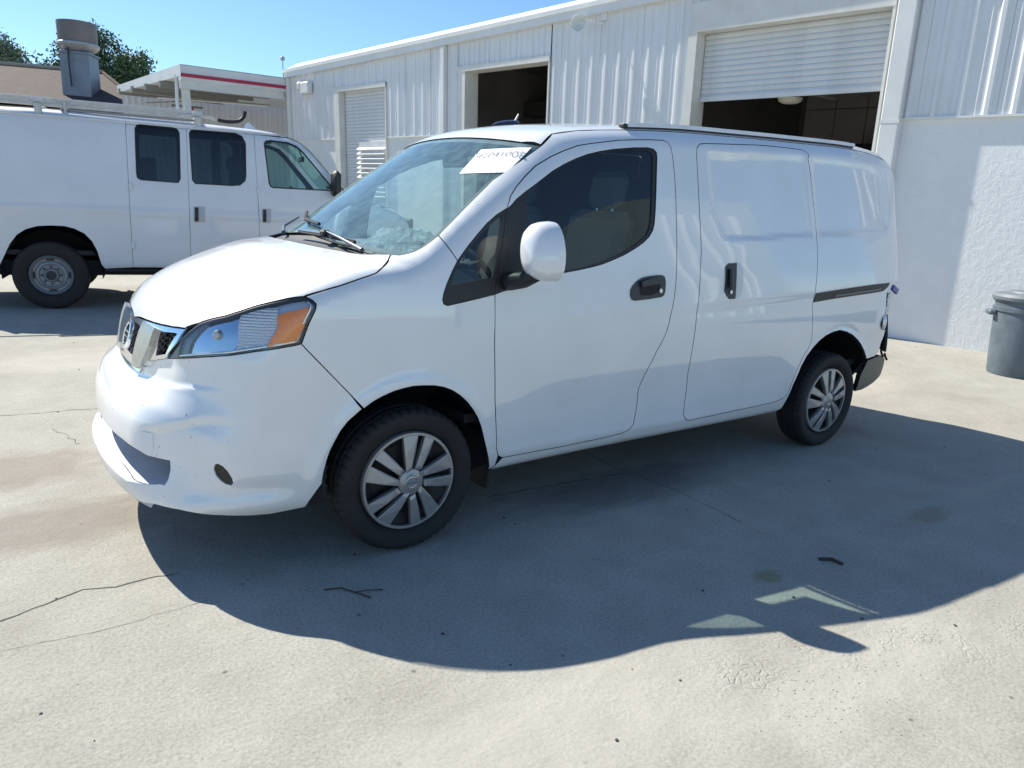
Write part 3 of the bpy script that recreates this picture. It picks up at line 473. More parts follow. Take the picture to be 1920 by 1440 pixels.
# ================================================================== SETTING: ground
def concrete():
    m = bpy.data.materials.new('weathered_concrete'); m.use_nodes = True; t = m.node_tree; b = t.nodes['Principled BSDF']; N = t.nodes.new; L = t.links.new
    tc = N('ShaderNodeTexCoord')
    def noise(sc, det=6, rough=.6, vec=None):
        n = N('ShaderNodeTexNoise'); n.inputs['Scale'].default_value = sc; n.inputs['Detail'].default_value = det; n.inputs['Roughness'].default_value = rough
        L(vec or tc.outputs['Object'], n.inputs['Vector']); return n.outputs[0]
    def ramp(src, stops):
        r = N('ShaderNodeValToRGB'); L(src, r.inputs[0])
        while len(r.color_ramp.elements) < len(stops): r.color_ramp.elements.new(.5)
        for e, (p, c) in zip(r.color_ramp.elements, stops): e.position = p; e.color = (*c, 1)
        return r.outputs[0]
    def mix(f, a, c, mode='MIX'):
        x = N('ShaderNodeMix'); x.data_type = 'RGBA'; x.blend_type = mode
        if isinstance(f, float): x.inputs[0].default_value = f
        else: L(f, x.inputs[0])
        L(a, x.inputs[6]) if not isinstance(a, tuple) else setattr(x.inputs[6], 'default_value', (*a, 1))
        L(c, x.inputs[7]) if not isinstance(c, tuple) else setattr(x.inputs[7], 'default_value', (*c, 1)); return x.outputs[2]
    base = ramp(noise(.45, 5), [(.30, (.325, .308, .272)), (.5, (.365, .352, .312)), (.70, (.395, .385, .345))])
    mid = ramp(noise(3.5, 8, .7), [(.30, (.88, .875, .86)), (.62, (1.02, 1.02, 1.02))])
    c = mix(1.0, base, mid, 'MULTIPLY')
    fine = ramp(noise(90, 4, .75), [(.33, (.74, .73, .72)), (.52, (1, 1, 1)), (.72, (1.18, 1.18, 1.15))]); c = mix(1.0, c, fine, 'MULTIPLY')
    v = N('ShaderNodeTexVoronoi'); v.inputs['Scale'].default_value = 42; L(tc.outputs['Object'], v.inputs['Vector'])
    sp = N('ShaderNodeMapRange'); sp.inputs[1].default_value = .16; sp.inputs[2].default_value = .05; L(v.outputs['Distance'], sp.inputs[0])
    spn = N('ShaderNodeMath'); spn.operation = 'MULTIPLY'; L(sp.outputs[0], spn.inputs[0]); th = N('ShaderNodeMapRange'); th.inputs[1].default_value = .5; th.inputs[2].default_value = .62
    L(noise(7, 3), th.inputs[0]); L(th.outputs[0], spn.inputs[1]); sm = N('ShaderNodeMath'); sm.operation = 'MULTIPLY'; L(spn.outputs[0], sm.inputs[0]); sm.inputs[1].default_value = .55
    c = mix(sm.outputs[0], c, (.58, .57, .52))
    # darker soaked patches, oil drips and a rusty tint here and there
    st = N('ShaderNodeMapRange'); st.inputs[1].default_value = .57; st.inputs[2].default_value = .70; L(noise(.8, 4, .55), st.inputs[0]); s2 = N('ShaderNodeMath'); s2.operation = 'MULTIPLY'; L(st.outputs[0], s2.inputs[0]); s2.inputs[1].default_value = .35
    c = mix(s2.outputs[0], c, (.24, .215, .19))
    v2 = N('ShaderNodeTexVoronoi'); v2.inputs['Scale'].default_value = 5.5; L(tc.outputs['Object'], v2.inputs['Vector']); dr = N('ShaderNodeMapRange'); dr.inputs[1].default_value = .055; dr.inputs[2].default_value = .03; L(v2.outputs['Distance'], dr.inputs[0])
    d2 = N('ShaderNodeMath'); d2.operation = 'MULTIPLY'; L(dr.outputs[0], d2.inputs[0]); d2.inputs[1].default_value = .7; c = mix(d2.outputs[0], c, (.10, .09, .08))
    # long tyre smears running along the yard
    mp = N('ShaderNodeMapping'); mp.inputs['Rotation'].default_value = (0, 0, .35); mp.inputs['Scale'].default_value = (.35, 5, 1); L(tc.outputs['Object'], mp.inputs[0])
    sr = N('ShaderNodeMapRange'); sr.inputs[1].default_value = .60; sr.inputs[2].default_value = .74; L(noise(1.6, 6, .7, mp.outputs[0]), sr.inputs[0]); s3 = N('ShaderNodeMath'); s3.operation = 'MULTIPLY'; L(sr.outputs[0], s3.inputs[0]); s3.inputs[1].default_value = .3
    c = mix(s3.outputs[0], c, (.46, .44, .40))
    # small rusty-yellow stains where the photograph shows them
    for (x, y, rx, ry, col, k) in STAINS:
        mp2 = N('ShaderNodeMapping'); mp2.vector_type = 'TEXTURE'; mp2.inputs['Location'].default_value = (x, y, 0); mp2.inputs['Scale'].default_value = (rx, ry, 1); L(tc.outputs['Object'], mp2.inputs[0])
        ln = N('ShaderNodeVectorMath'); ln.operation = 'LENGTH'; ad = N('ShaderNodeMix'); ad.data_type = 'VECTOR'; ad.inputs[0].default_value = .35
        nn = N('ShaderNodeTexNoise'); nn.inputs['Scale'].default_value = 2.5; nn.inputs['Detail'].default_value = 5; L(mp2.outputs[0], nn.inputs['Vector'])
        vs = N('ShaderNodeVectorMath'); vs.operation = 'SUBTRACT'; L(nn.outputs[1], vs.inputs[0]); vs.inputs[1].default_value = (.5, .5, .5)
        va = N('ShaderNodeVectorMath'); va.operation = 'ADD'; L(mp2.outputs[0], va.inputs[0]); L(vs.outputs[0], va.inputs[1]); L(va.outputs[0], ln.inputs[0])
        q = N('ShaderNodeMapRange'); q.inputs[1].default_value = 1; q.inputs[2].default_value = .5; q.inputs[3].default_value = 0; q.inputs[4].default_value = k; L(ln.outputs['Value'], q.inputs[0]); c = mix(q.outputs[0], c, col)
    L(c, b.inputs['Base Color']); b.inputs['Roughness'].default_value = .88; b.inputs['Specular IOR Level'].default_value = .3
    bp = N('ShaderNodeBump'); bp.inputs['Strength'].default_value = .5; bp.inputs['Distance'].default_value = .006; L(noise(70, 8, .8), bp.inputs['Height'])
    bp2 = N('ShaderNodeBump'); bp2.inputs['Strength'].default_value = .5; bp2.inputs['Distance'].default_value = .02; L(noise(6, 5, .6), bp2.inputs['Height']); L(bp.outputs[0], bp2.inputs['Normal'])
    # sandy crust printed by tyre treads along the foreground
    mp3 = N('ShaderNodeMapping'); mp3.vector_type = 'TEXTURE'; mp3.inputs['Location'].default_value = (1.0, -2.27, 0); mp3.inputs['Rotation'].default_value = (0, 0, -.30); mp3.inputs['Scale'].default_value = (1.25, .20, 1); L(tc.outputs['Object'], mp3.inputs[0])
    l3 = N('ShaderNodeVectorMath'); l3.operation = 'LENGTH'; L(mp3.outputs[0], l3.inputs[0]); q3 = N('ShaderNodeMapRange'); q3.inputs[1].default_value = 1; q3.inputs[2].default_value = .4; L(l3.outputs['Value'], q3.inputs[0])
    v3 = N('ShaderNodeTexVoronoi'); v3.feature = 'DISTANCE_TO_EDGE'; v3.inputs['Scale'].default_value = 38; L(tc.outputs['Object'], v3.inputs['Vector']); e3 = N('ShaderNodeMapRange'); e3.inputs[1].default_value = .02; e3.inputs[2].default_value = .16; L(v3.outputs['Distance'], e3.inputs[0])
    g3 = N('ShaderNodeMapRange'); g3.inputs[1].default_value = .50; g3.inputs[2].default_value = .60; L(noise(5, 4, .6), g3.inputs[0]); m3 = N('ShaderNodeMath'); m3.operation = 'MULTIPLY'; L(q3.outputs[0], m3.inputs[0]); L(g3.outputs[0], m3.inputs[1])
    m4 = N('ShaderNodeMath'); m4.operation = 'MULTIPLY'; L(m3.outputs[0], m4.inputs[0]); L(e3.outputs[0], m4.inputs[1]); bp3 = N('ShaderNodeBump'); bp3.inputs['Strength'].default_value = 1; bp3.inputs['Distance'].default_value = .0018; L(m4.outputs[0], bp3.inputs['Height']); L(bp2.outputs[0], bp3.inputs['Normal']); L(bp3.outputs[0], b.inputs['Normal'])
    return m
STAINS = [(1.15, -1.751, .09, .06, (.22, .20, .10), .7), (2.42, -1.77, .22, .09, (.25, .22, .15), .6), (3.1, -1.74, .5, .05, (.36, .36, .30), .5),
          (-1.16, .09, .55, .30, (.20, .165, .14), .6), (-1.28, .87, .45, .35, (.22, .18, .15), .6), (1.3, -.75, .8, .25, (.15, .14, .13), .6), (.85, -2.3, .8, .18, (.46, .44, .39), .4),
          (5.5, 1.0, 1.2, .8, (.42, .35, .27), .5), (-.2, -2.0, .8, .3, (.45, .43, .38), .5), (4.9, .2, .9, .5, (.46, .42, .36), .5), (-.6, 3.4, 1.2, .5, (.45, .42, .38), .5)]
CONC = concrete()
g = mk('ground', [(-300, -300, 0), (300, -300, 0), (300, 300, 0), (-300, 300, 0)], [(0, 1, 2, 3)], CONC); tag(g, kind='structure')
DARKCRACK = nmat('crack_dark', (.085, .08, .07), .95, vary=.3, vscale=60)  # dark tone of the crack ribbons
def crack(pts, w, amp, seed):
    r = random.Random(seed); P = []
    for (a, b) in zip(pts[:-1], pts[1:]):
        L = math.dist(a, b); n = max(2, int(L / .035))
        for i in range(n): P.append((a[0] + (b[0] - a[0]) * i / n + r.gauss(0, amp), a[1] + (b[1] - a[1]) * i / n + r.gauss(0, amp)))
    V = []; F = []
    for i, p in enumerate(P):
        q = P[min(i + 1, len(P) - 1)]; o = P[max(i - 1, 0)]; d = Vector((q[0] - o[0], q[1] - o[1])).normalized(); n = Vector((-d.y, d.x)); ww = w * (.35 + r.random())
        V += [(p[0] + n.x * ww, p[1] + n.y * ww, .0012), (p[0] - n.x * ww, p[1] - n.y * ww, .0012)]
        if i: F.append((2 * i - 2, 2 * i - 1, 2 * i + 1, 2 * i))
    o = mk('ground_crack', V, F, DARKCRACK); tag(o, kind='structure')
for args in CRACKS if 'CRACKS' in globals() else []: crack(*args)
crack([(-1.75, -.74), (-1.393, -.642), (-1.303, -.613), (-1.224, -.584), (-1.149, -.557), (-1.051, -.583), (-.954, -.577), (-.80, -.59)], .0035, .005, 1)
crack([(-1.7, -.80), (-1.14, -.862), (-.75, -.84)], .0008, .003, 2)
crack([(1.466, -.206), (1.454, -.455), (1.481, -.683), (1.507, -.968), (1.495, -1.154), (1.48, -1.39)], .0022, .004, 3)
crack([(.59, -.532), (1.055, -.564), (1.328, -.594), (1.495, -.627)], .0035, .006, 4)
crack([(-2.2, 2.05), (-1.354, 1.928), (-.789, 1.858)], .003, .008, 5)
crack([(3.9, .4), (6.3, 1.9)], .003, .004, 6)
crack([(-1.105, 1.511), (-1.02, 1.25), (-.979, 1.128)], .002, .01, 7)
# ================================================================== WHITE VAN in the middle
def FB(P): return Fbody(P) + displace(P)
def poly_field(pts3, h=.012):
    q = pts3[:, [0, 2]]; lo = q.min(0) - .15; hi = q.max(0) + .15; return sd_grid(resample(q, .05), lo[0], hi[0], lo[1], hi[1], h), lo, hi
RA, RAl, RAh = poly_field(D['recA']); RB, RBl, RBh = poly_field(D['recB'])
def displace(P):
    x = P[..., 0]; h = np.abs(P[..., 1]); z = P[..., 2]; side = sstep(.45, .6, h); d = np.zeros_like(x)
    for G, lo, hi in ((RA, RAl, RAh), (RB, RBl, RBh)):
        m = (x > lo[0]) & (x < hi[0]) & (z > lo[1]) & (z < hi[1]); s = np.where(m, gsamp(G, x, z), 1.)
        wd = .010 + .032 * sstep(1.15, 1.45, z)
        d = d + .011 * sstep(0, 1, -s / wd) * side * np.where(m, 1, 0)
    for cx in (0.0, 2.93):
        rho = np.hypot(x - cx, z - .33); d = d - .013 * np.exp(-((rho - .385) / .035) ** 2) * side * sstep(.25, .40, z)
    d = d + .007 * np.exp(-((z - .52) / .11) ** 2) * sstep(.45, .8, x) * (1 - sstep(2.3, 2.6, x)) * side
    d = d - .008 * np.exp(-((z - .345) / .03) ** 2) * sstep(.3, .5, x) * (1 - sstep(2.35, 2.5, x)) * side
    # shoulder crease rising along doors
    zc = .90 + .035 * (x - .4); d = d + .004 * sstep(zc + .03, zc - .03, z) * side * sstep(-.2, .6, x) * (1 - sstep(3.2, 3.5, x))
    # bumper: recessed corners beside the centre block, lower lip, ledge
    f = 1 - sstep(-.55, -.35, x); zl = .575 + .055 * sstep(.56, .72, h)
    d = d + .022 * sstep(.520, .585, h) * sstep(-.010, .030, zl - z) * (1 - sstep(.66, .82, h)) * sstep(.30, .46, z) * f
    d = d - .034 * sstep(.372, .355, z) * sstep(.20, .30, z) * (1 - sstep(.48, .60, h)) * f
    d = d - .010 * np.exp(-((z - .285) / .040) ** 2) * sstep(.5, .62, h) * f
    d = d + .016 * np.exp(-((z - .350) / .045) ** 2) * sstep(.62, .68, h) * (1 - sstep(.76, .82, h)) * f
    zt = .672 + .055 * sstep(.15, .72, h)
    d = d + .012 * sstep(zt - .010, zt + .012, z) * (1 - sstep(.78, .86, z)) * (1 - sstep(.60, .78, h)) * f
    return d
van = thing('cargo_van', 'white compact cargo van parked in the middle with a damaged rear corner', 'van', (1.46, 0, 0))
def rev(a): return a[::-1]
W_main = D['window'][:-4]
roofline = onF(Fbody, x=np.linspace(.78, 3.66, 22), y=-.625, frm='top')
ry = np.linspace(-.655, 0, 9)
wtop = onF(Fbody, y=ry, z=1.663 + .043 * (1 - (ry / .655) ** 2), frm='front')
far1, far2 = D['farch1'].copy(), D['farch2']; far1[-1] = (-.338, -.79, .255); D['bot1'] = D['bot1'][1:]; D['bot1'][0] = (-.41, -.77, .248)
hp = dict(parent=van, F=FB, mirror=True, inner=TRIM)
fender = cat(D['hl_right'], D['seam'][1:], far2[1:], [[.432, -.77, .285]], D['dfront_low'][::-1][1:], rev(D['qbot'])[1:], rev(D['qleft'])[1:], D['pillarseam'][1:], D['ws_side2'][1:], rev(D['hoodside'])[1:-1])
panel('front_fender', 'side', fender, [], .028, PAINT, **hp)
rearcurve = onF(Fbody, x=np.array([3.72, 3.725, 3.725, 3.72, 3.71, 3.70, 3.69, 3.68]), z=np.array([1.05, 1.15, 1.25, 1.35, 1.45, 1.55, 1.64, 1.71]), frm='side')
body = cat(far2[-1:], [[.432, -.77, .285]][0:1], D['dfront_low'][-1:], D['dfront_bot'][1:], D['drear'][1:], D['dtop'][1:], D['qtop'][1:], D['pillarseam'][1:],
           rev(D['ws_side'])[1:], roofline[0:], rev(rearcurve), D['tailgap'], rev(D['tailb']), rev(D['rarch'])[1:], rev(D['sillb'])[1:])
panel('body_side', 'side', body, [D['slider']], .028, PAINT, **hp)
panel('sliding_door', 'side', D['slider'], [], .022, PAINT, **hp)
door = cat(D['dfront_low'][:1], W_main, D['dtop'][-1:], rev(D['dtop'])[1:], rev(D['drear'])[1:], rev(D['dfront_bot'])[1:], rev(D['dfront_low'])[1:-1])
panel('front_door', 'side', door, [], .024, PAINT, **hp)
frame = cat(D['qdiv'][:1], W_main, D['qdiv'][-1:], rev(D['qdiv'])[1:-1])
panel('window_frame', 'side', frame, [D['wglass']], .03, BLACK, van, FB, gap=.002, flange=.012, off=.004, inner=TRIM, mirror=True)
panel('door_glass', 'side', D['wglass'], [], .035, SIDE_GLASS, van, FB, gap=-.004, flange=0, off=.011, mirror=True)
q = cat(D['qtop'], D['qleft'][1:], D['qbot'][1:], D['qdiv'][1:-1])
panel('quarter_window_frame', 'side', q, [D['qglass']], .03, BLACK, van, FB, gap=.003, flange=.012, off=.003, inner=TRIM, mirror=True)
panel('quarter_glass', 'side', D['qglass'], [], .03, glass('dark_quarter_glass', (.40, .47, .46), .006), van, FB, gap=-.004, flange=0, off=.009, mirror=True)
# hood
hf = D['hoodfront']; hf = hf[hf[:, 1] < -.05]; hr = D['hoodrear']; hr = hr[hr[:, 1] < -.1]
half = cat([[-.843, 0, .884]], hf, D['hoodlight'], D['hoodside'], hr[1:], [[-.212, 0, 1.199]])
panel('hood', 'top', cat(half, mir(half)[1:-1]), [], .026, PAINT, van, FB, inner=TRIM)
# windscreen, cowl, roof
wb = D['ws_bot']; wb = wb[wb[:, 1] < -.1]
halfw = cat(rev(wtop)[:-1], D['ws_side'], D['ws_side2'][1:], wb[1:], [[-.1, 0, 1.238]])
panel('windscreen', 'front', cat(halfw, mir(halfw)[1:-1]), [], .035, WS_GLASS, van, FB, gap=.004, flange=0, off=.004)
blk = offset_poly(PROJ['front'][0](cat(halfw, mir(halfw)[1:-1])), .004)
blk_in = offset_poly(blk, .028)
panel('windscreen_border', 'front', blk, [blk_in], .03, RUBBER, van, FB, gap=0, flange=0, off=.007, uv=True)
half = cat([[-.20, 0, 1.2]], rev(hr), D['ws_side2'][-2:-1], wb[1:], [[-.09, 0, 1.242]])
panel('cowl', 'top', cat(half, mir(half)[1:-1]), [], .03, BLACK, van, FB, gap=-.012, flange=.02, off=.020)
half = cat(rev(wtop), roofline, onF(Fbody, x=np.array([3.69, 3.70, 3.705]), y=np.array([-.5, -.3, 0.]), frm='top'))
panel('roof', 'top', cat(half, mir(half)[1:-1]), [], .04, PAINT, van, FB, inner=TRIM)
# rear wall
rc = np.stack([rearcurve[:, 1] * .985, rearcurve[:, 2]], -1)
half = np.concatenate([[[0., 1.79]], [[-.30, 1.785], [-.5, 1.775]], rc[::-1], [[-.80, .55], [0, .55]]])
panel('rear_door', 'back', np.concatenate([half, half[::-1][1:-1] * [-1, 1]]), [], .06, PAINT, van, Fbody, uv=True, gap=.004, inner=TRIM)
# front bumper
Cy = _cyl2
bt = D['bot1']; bl = np.stack([np.linspace(.40, 0, 6) * .95, np.full(6, .245)], -1)
grb = D['gr_bot']; grb = grb[grb[:, 1] < -.1]
half = np.concatenate([[[0, .245]], bl[::-1][1:], Cy(rev(bt)), Cy(rev(far1))[1:], Cy(rev(D['seam']))[1:], Cy(D['hl_bot'])[1:], Cy(grb)[1:], [[0, .703]]])
full = np.concatenate([half, half[::-1][1:-1] * [-1, 1]])
ih = np.concatenate([[[0, .375]], Cy(np.array([[-.99, -.28, .375], [-.95, -.46, .365], [-.92, -.545, .358]])), Cy(D['intake_end'])[1:], Cy(D['intake_top'])[1:], [[0, .489]]])
ihf = np.concatenate([ih, ih[::-1][1:-1] * [-1, 1]])
fog = Cy(D['fog'])
panel('front_bumper', 'cyl', full, [ihf, fog, fog * [-1, 1]], .0095, PAINT, van, FB, uv=True, gap=.003, holegap=0, flange=.035, inner=TRIM, flm=0)
DUCT = nmat('intake_duct_shaded_white', (.52, .55, .60), .5, vary=.15, vscale=6)  # white bumper plastic with its bluish shade put into the colour
u_ = resample(ihf, .02); o_, d_, t_ = _cylr(u_); P_, ok_ = cast(FB, o_, d_, 0, t_, 200); N_ = d_ * np.array([1, 1, 0]); n = len(P_); P2 = P_ + d_ * .17 + [0, 0, .018]
cen = P2.mean(0); V = np.concatenate([P_ + d_ * .004, P2, [cen]]); MB().add(V, [(i, (i + 1) % n, (i + 1) % n + n, i + n) for i in range(n)] + [(i + n, (i + 1) % n + n, 2 * n) for i in range(n)]).build('lower_intake', DUCT, van, recalc=False)
P3 = P_ + d_ * .12; up = [k for k in range(n) if P_[k][2] > .44 and abs(P_[k][1]) < .5]; Vq = []
MB().box((-.76, 0, .455), (.03, .95, .05), bev=.01).build('intake_crossbar', nmat('crossbar_grey', (.20, .21, .22), .6), van)
f1 = panel('fog_light_cover', 'cyl', fog, [], .02, nmat('fog_blank', (.022, .026, .022), .45), van, Fbody, uv=True, gap=-.004, flange=0, off=.018)
f2 = panel('fog_light_cover', 'cyl', fog * [-1, 1], [], .02, BLACK, van, Fbody, uv=True, gap=-.004, flange=0, off=.018)
cap = Cy(D['blockcap']); panel('towing_eye_cap', 'cyl', cap, [], .012, PAINT, van, FB, uv=True, gap=0, flange=.004, off=-.0025)
# grille
gd = np.array([1, -1, 1.]); gh = cat([[-.845, 0, .884]], hf, rev(D['hl_left'])[:2], grb, [[-.885, 0, .703]])
gm = D['gr_mid']; midop = np.array([[gm[0][1], gm[0][2] - .012], [gm[1][1], gm[1][2] + .004], [-gm[1][1], gm[1][2] + .004], [-gm[0][1], gm[0][2] - .012]])
gs = D['gr_side'][:, 1:]; F2 = PROJ['front'][0]
go = offset_poly(F2(cat(gh, gd * rev(gh)[1:-1])), 0)
panel('grille_frame', 'front', go, [midop, gs, gs * [-1, 1]], .02, CHROME, van, Fbody, uv=True, gap=.004, holegap=0, flange=.03, off=.002, inner=DARKST, flm=0)
st = D['strut'][:, 1:]
for sg in (1, -1): panel('grille_strut', 'front', st * [sg, 1], [], .02, SATIN, van, Fbody, uv=True, gap=.001, flange=.03, off=-.014)
panel('radiator_backing', 'front', offset_poly(go, .02), [], .06, RUBBER, van, Fbody, uv=True, gap=0, flange=0, off=.075)
mb = MB()
for iy in range(-22, 23):
    for iz in range(9):
        y = iy * .026; z = .70 + iz * .0225 + (.01125 if iy % 2 else 0)
        for k in range(3):
            a = math.pi / 3 * k + math.pi / 6; c = np.array([y + .013 * math.cos(a), z + .013 * math.sin(a)])
            P = onF(Fbody, y=c[0], z=c[1], frm='front')[0] if False else np.array([-.868 + .24 * c[0] ** 2 + (c[1] - .78) * .30 + .03, c[0], c[1]])
            t = np.array([0, -math.sin(a), math.cos(a)]); b_ = np.array([0, math.cos(a), math.sin(a)])
            mb.box(P, (.014, .0035, .0150), R=np.stack([[1, 0, 0], b_, t], 1))
V = np.array(mb.V).reshape(-1, 8, 3); keep = [i for i in range(len(V)) if inside(offset_poly(go, .012), V[i].mean(0)[None, 1:])[0]]
mesh_ = MB(); 
for i in keep: mesh_.add(V[i], [(0, 1, 3, 2), (4, 6, 7, 5), (0, 4, 5, 1), (2, 3, 7, 6), (0, 2, 6, 4), (1, 5, 7, 3)])
tag(mesh_.build('honeycomb_grille', nmat('gloss_black', (.03, .03, .035), .25, 0, .5), van), kind='stuff')
# badge
def text_mesh(name, s, size, ext, m, parent, Mx):
    cu = bpy.data.curves.new(name, 'FONT'); cu.body = s; cu.size = size; cu.extrude = ext; cu.align_x = 'CENTER'; cu.align_y = 'CENTER'
    t = bpy.data.objects.new(name + '_tmp', cu); COL.objects.link(t); dg = bpy.context.evaluated_depsgraph_get(); me = bpy.data.meshes.new_from_object(t.evaluated_get(dg))
    bpy.data.objects.remove(t); me.transform(Mx); me.materials.clear(); me.materials.append(m); o = bpy.data.objects.new(name, me); link(o, parent); return o
ec = onF(Fbody, y=0., z=.812, frm='front')[0] + np.array([-.006, 0, 0]); tl = math.radians(17)
ex = np.array([0., -1, 0]); ez = np.array([math.sin(tl), 0, math.cos(tl)]); en = np.array([-math.cos(tl), 0, math.sin(tl)])
def ering(r1, r2, c, nrm, u, v, th=.008, n=40):
    m_ = MB(); pr = [(r1, -th), (r1, th * .7), ((r1 + r2) / 2, th), (r2, th * .7), (r2, -th)]; V = []; F = []
    for k in range(n):
        t = 2 * math.pi * k / n
        for r, hh in pr: V.append(c + r * (math.cos(t) * u + math.sin(t) * v) + nrm * hh)
    for k in range(n):
        for i in range(5): F.append((k * 5 + i, ((k + 1) % n) * 5 + i, ((k + 1) % n) * 5 + (i + 1) % 5, k * 5 + (i + 1) % 5))
    return m_.add(V, F)
eb = ering(.042, .058, ec, en, ex, ez).build('badge', CHROME, van, auto=40)
MB().box(ec, (.135, .026, .012), R=np.stack([ex, ez, en], 1), bev=.003).build('badge_bar', CHROME, eb)
Mx = Matrix((ex, ez, en)).transposed().to_4x4(); Mx.translation = Vector(ec + en * .0065 - np.array(van.location)); text_mesh('badge_lettering', 'NISSAN', .023, .0008, BLACK, eb, Mx)
# headlights (both sides)
hl = cat(rev(D['hl_left'])[::-1][::-1], D['hoodlight'][1:], D['hl_right'][1:], D['hl_bot'][1:-1]); hl2 = Cy(hl)
REFL = nmat('reflector_bowl', (.55, .62, .70), .10, 1, vary=.1, vscale=8); FLUTE = nmat('fluted_reflector', (.88, .90, .92), .16, .35, coat=.8)
_t = FLUTE.node_tree; _w = _t.nodes.new('ShaderNodeTexWave'); _w.bands_direction = 'Z'; _w.inputs['Scale'].default_value = 32; _w.inputs['Distortion'].default_value = 2.5; _w.inputs['Detail'].default_value = 3; _w.inputs['Detail Scale'].default_value = 6
_t.links.new(_t.nodes['Texture Coordinate'].outputs['Object'], _w.inputs[0]); _b = _t.nodes.new('ShaderNodeBump'); _b.inputs['Strength'].default_value = 1; _b.inputs['Distance'].default_value = .006; _t.links.new(_w.outputs['Fac'], _b.inputs['Height']); _t.links.new(_b.outputs[0], _t.nodes['Principled BSDF'].inputs['Normal'])
BEZ = nmat('headlight_bezel', (.20, .22, .24), .35, .3, vary=.3, vscale=60)
for sg in (1, -1):
    def hp_(name, px, h, m, off, par, flange=0, gap=0.): return panel(name, 'cyl', (px if isinstance(px, np.ndarray) and px.shape[1] == 2 else Cy(px)) * [sg, 1], [], h, m, par, Fbody, uv=True, gap=gap, flange=flange, off=off)
    H = hp_('headlight', hl2, .03, LENS, .001, van, gap=.004)
    hp_('housing', hl2, .03, nmat('housing_grey', (.62, .66, .70), .25, .3, coat=.6), .022, H, gap=-.006)
    hp_('reflector', Cy(D['hl_bowl']), .014, REFL, .020, H, flange=-.012)
    hp_('fluted_reflector', Cy(D['hl_ribs']), .014, FLUTE, .014, H, flange=.02)
    hp_('turn_lens', Cy(D['hl_amber']), .014, AMBER, .007, H, flange=.03)
    hp_('bezel', Cy(D['hl_bezel']), .02, BEZ, .012, H, flange=.03)
    inn = offset_poly(hl2, .008)
    panel('seal', 'cyl', hl2 * [sg, 1], [inn * [sg, 1]], .03, RUBBER, H, Fbody, uv=True, gap=.001, holegap=0, flange=.03, off=.0025)
    P = D['hl_right'] * [1, sg, 1]; n_ = grad(Fbody, P); MB().tube((P - n_ * .010 + [-.018, 0, 0])[1:-1], .0045, 6).build('chrome_strip', CHROME, H, auto=60)
    bc_ = D['hl_bowl'].mean(0) * [1, sg, 1]; nb_ = np.array(Vector((-.8, -.6 * sg, .1)).to_track_quat('Z', 'Y').to_matrix()); m_ = MB().lathe([(.0001, .020), (.014, .018), (.018, .008), (.020, -.004), (.030, -.006), (.034, -.014)], (0, 0, 0), 'z', 20); m_.V = [tuple(nb_ @ np.array(v) + bc_ + [.012, .010 * sg, .0]) for v in m_.V]; m_.build('bulb_shield', SATIN, H, auto=50)
    # trim strip along lower edge
    P = D['hl_bot'] * [1, sg, 1]; n_ = grad(Fbody, P); MB().tube((P - n_ * .012 + [0, 0, .012])[1:-1], .0055, 6).build('chrome_strip', CHROME, H, auto=60)
# door hardware
for sg in (1, -1):
    def sp(name, key, h, m, off, par, flange=.008):
        return panel(name, 'side', D[key], [], h, m, par, FB if sg == 1 else FB, gap=0, flange=flange, off=off) if sg == 1 else None
sp_ = lambda name, key, h, m, off, par, flange=.008: panel(name, 'side', D[key], [], h, m, par, FB, gap=0, flange=flange, off=off)
SILK = nmat('lock_silver', (.6, .6, .6), .3, .8)
HP = nmat('handle_plastic', (.030, .033, .038), .4); HPD = nmat('handle_hollow', (.008, .008, .009), .7)
h1 = sp_('door_handle', 'handle', .015, HP, -.006, van); sp_('handle_recess', 'handlein', .015, HPD, -.0068, h1, .002); sp_('pull', 'handlebar', .015, HP, -.022, h1, .012)
def disc(name, px_mean, r, m, par, off):
    P = px_mean; n_ = grad(Fbody, P[None])[0]; u = np.cross(n_, [0, 0, 1]); u /= np.linalg.norm(u); v = np.cross(u, n_); MM = MB(); MM.add([P + n_ * off + r * (math.cos(t) * u + math.sin(t) * v) for t in np.linspace(0, 2 * math.pi, 17)[:-1]] + [P + n_ * (off - .006) + r * (math.cos(t) * u + math.sin(t) * v) for t in np.linspace(0, 2 * math.pi, 17)[:-1]], [tuple(range(16))] + [(i, i + 16, (i + 1) % 16 + 16, (i + 1) % 16) for i in range(16)]); return MM.build(name, m, par)
disc('lock', D['handle'][10] + np.array([-.035, 0, .0]), .011, SILK, h1, .012)
h2 = sp_('sliding_door_handle', 'shandle', .015, HP, -.006, van); sp_('handle_recess', 'shandlein', .015, HPD, -.007, h2, .002)
sp_('finger_cup', 'scup', .015, nmat('cup_paint', (.62, .65, .66), .3, 0, .6), -.001, h2, .001); disc('lock', (D['shandle'][4] + D['shandle'][7]) / 2 + np.array([0, 0, .015]), .010, SILK, h2, .012)
MB().tube(np.array([[D['shandle'][0][0] + .025, D['shandle'][0][1] - .020, D['shandle'][0][2] - .01], [D['shandle'][7][0] + .03, D['shandle'][7][1] - .020, D['shandle'][7][2] + .01]]), .010, 8).build('pull', HP, h2, auto=40)
tr = sp_('sliding_door_track', 'track', .02, BLACK, -.004, van); sp_('slot', 'trackin', .02, nmat('track_grey', (.12, .12, .13), .4), -.008, tr, .003)
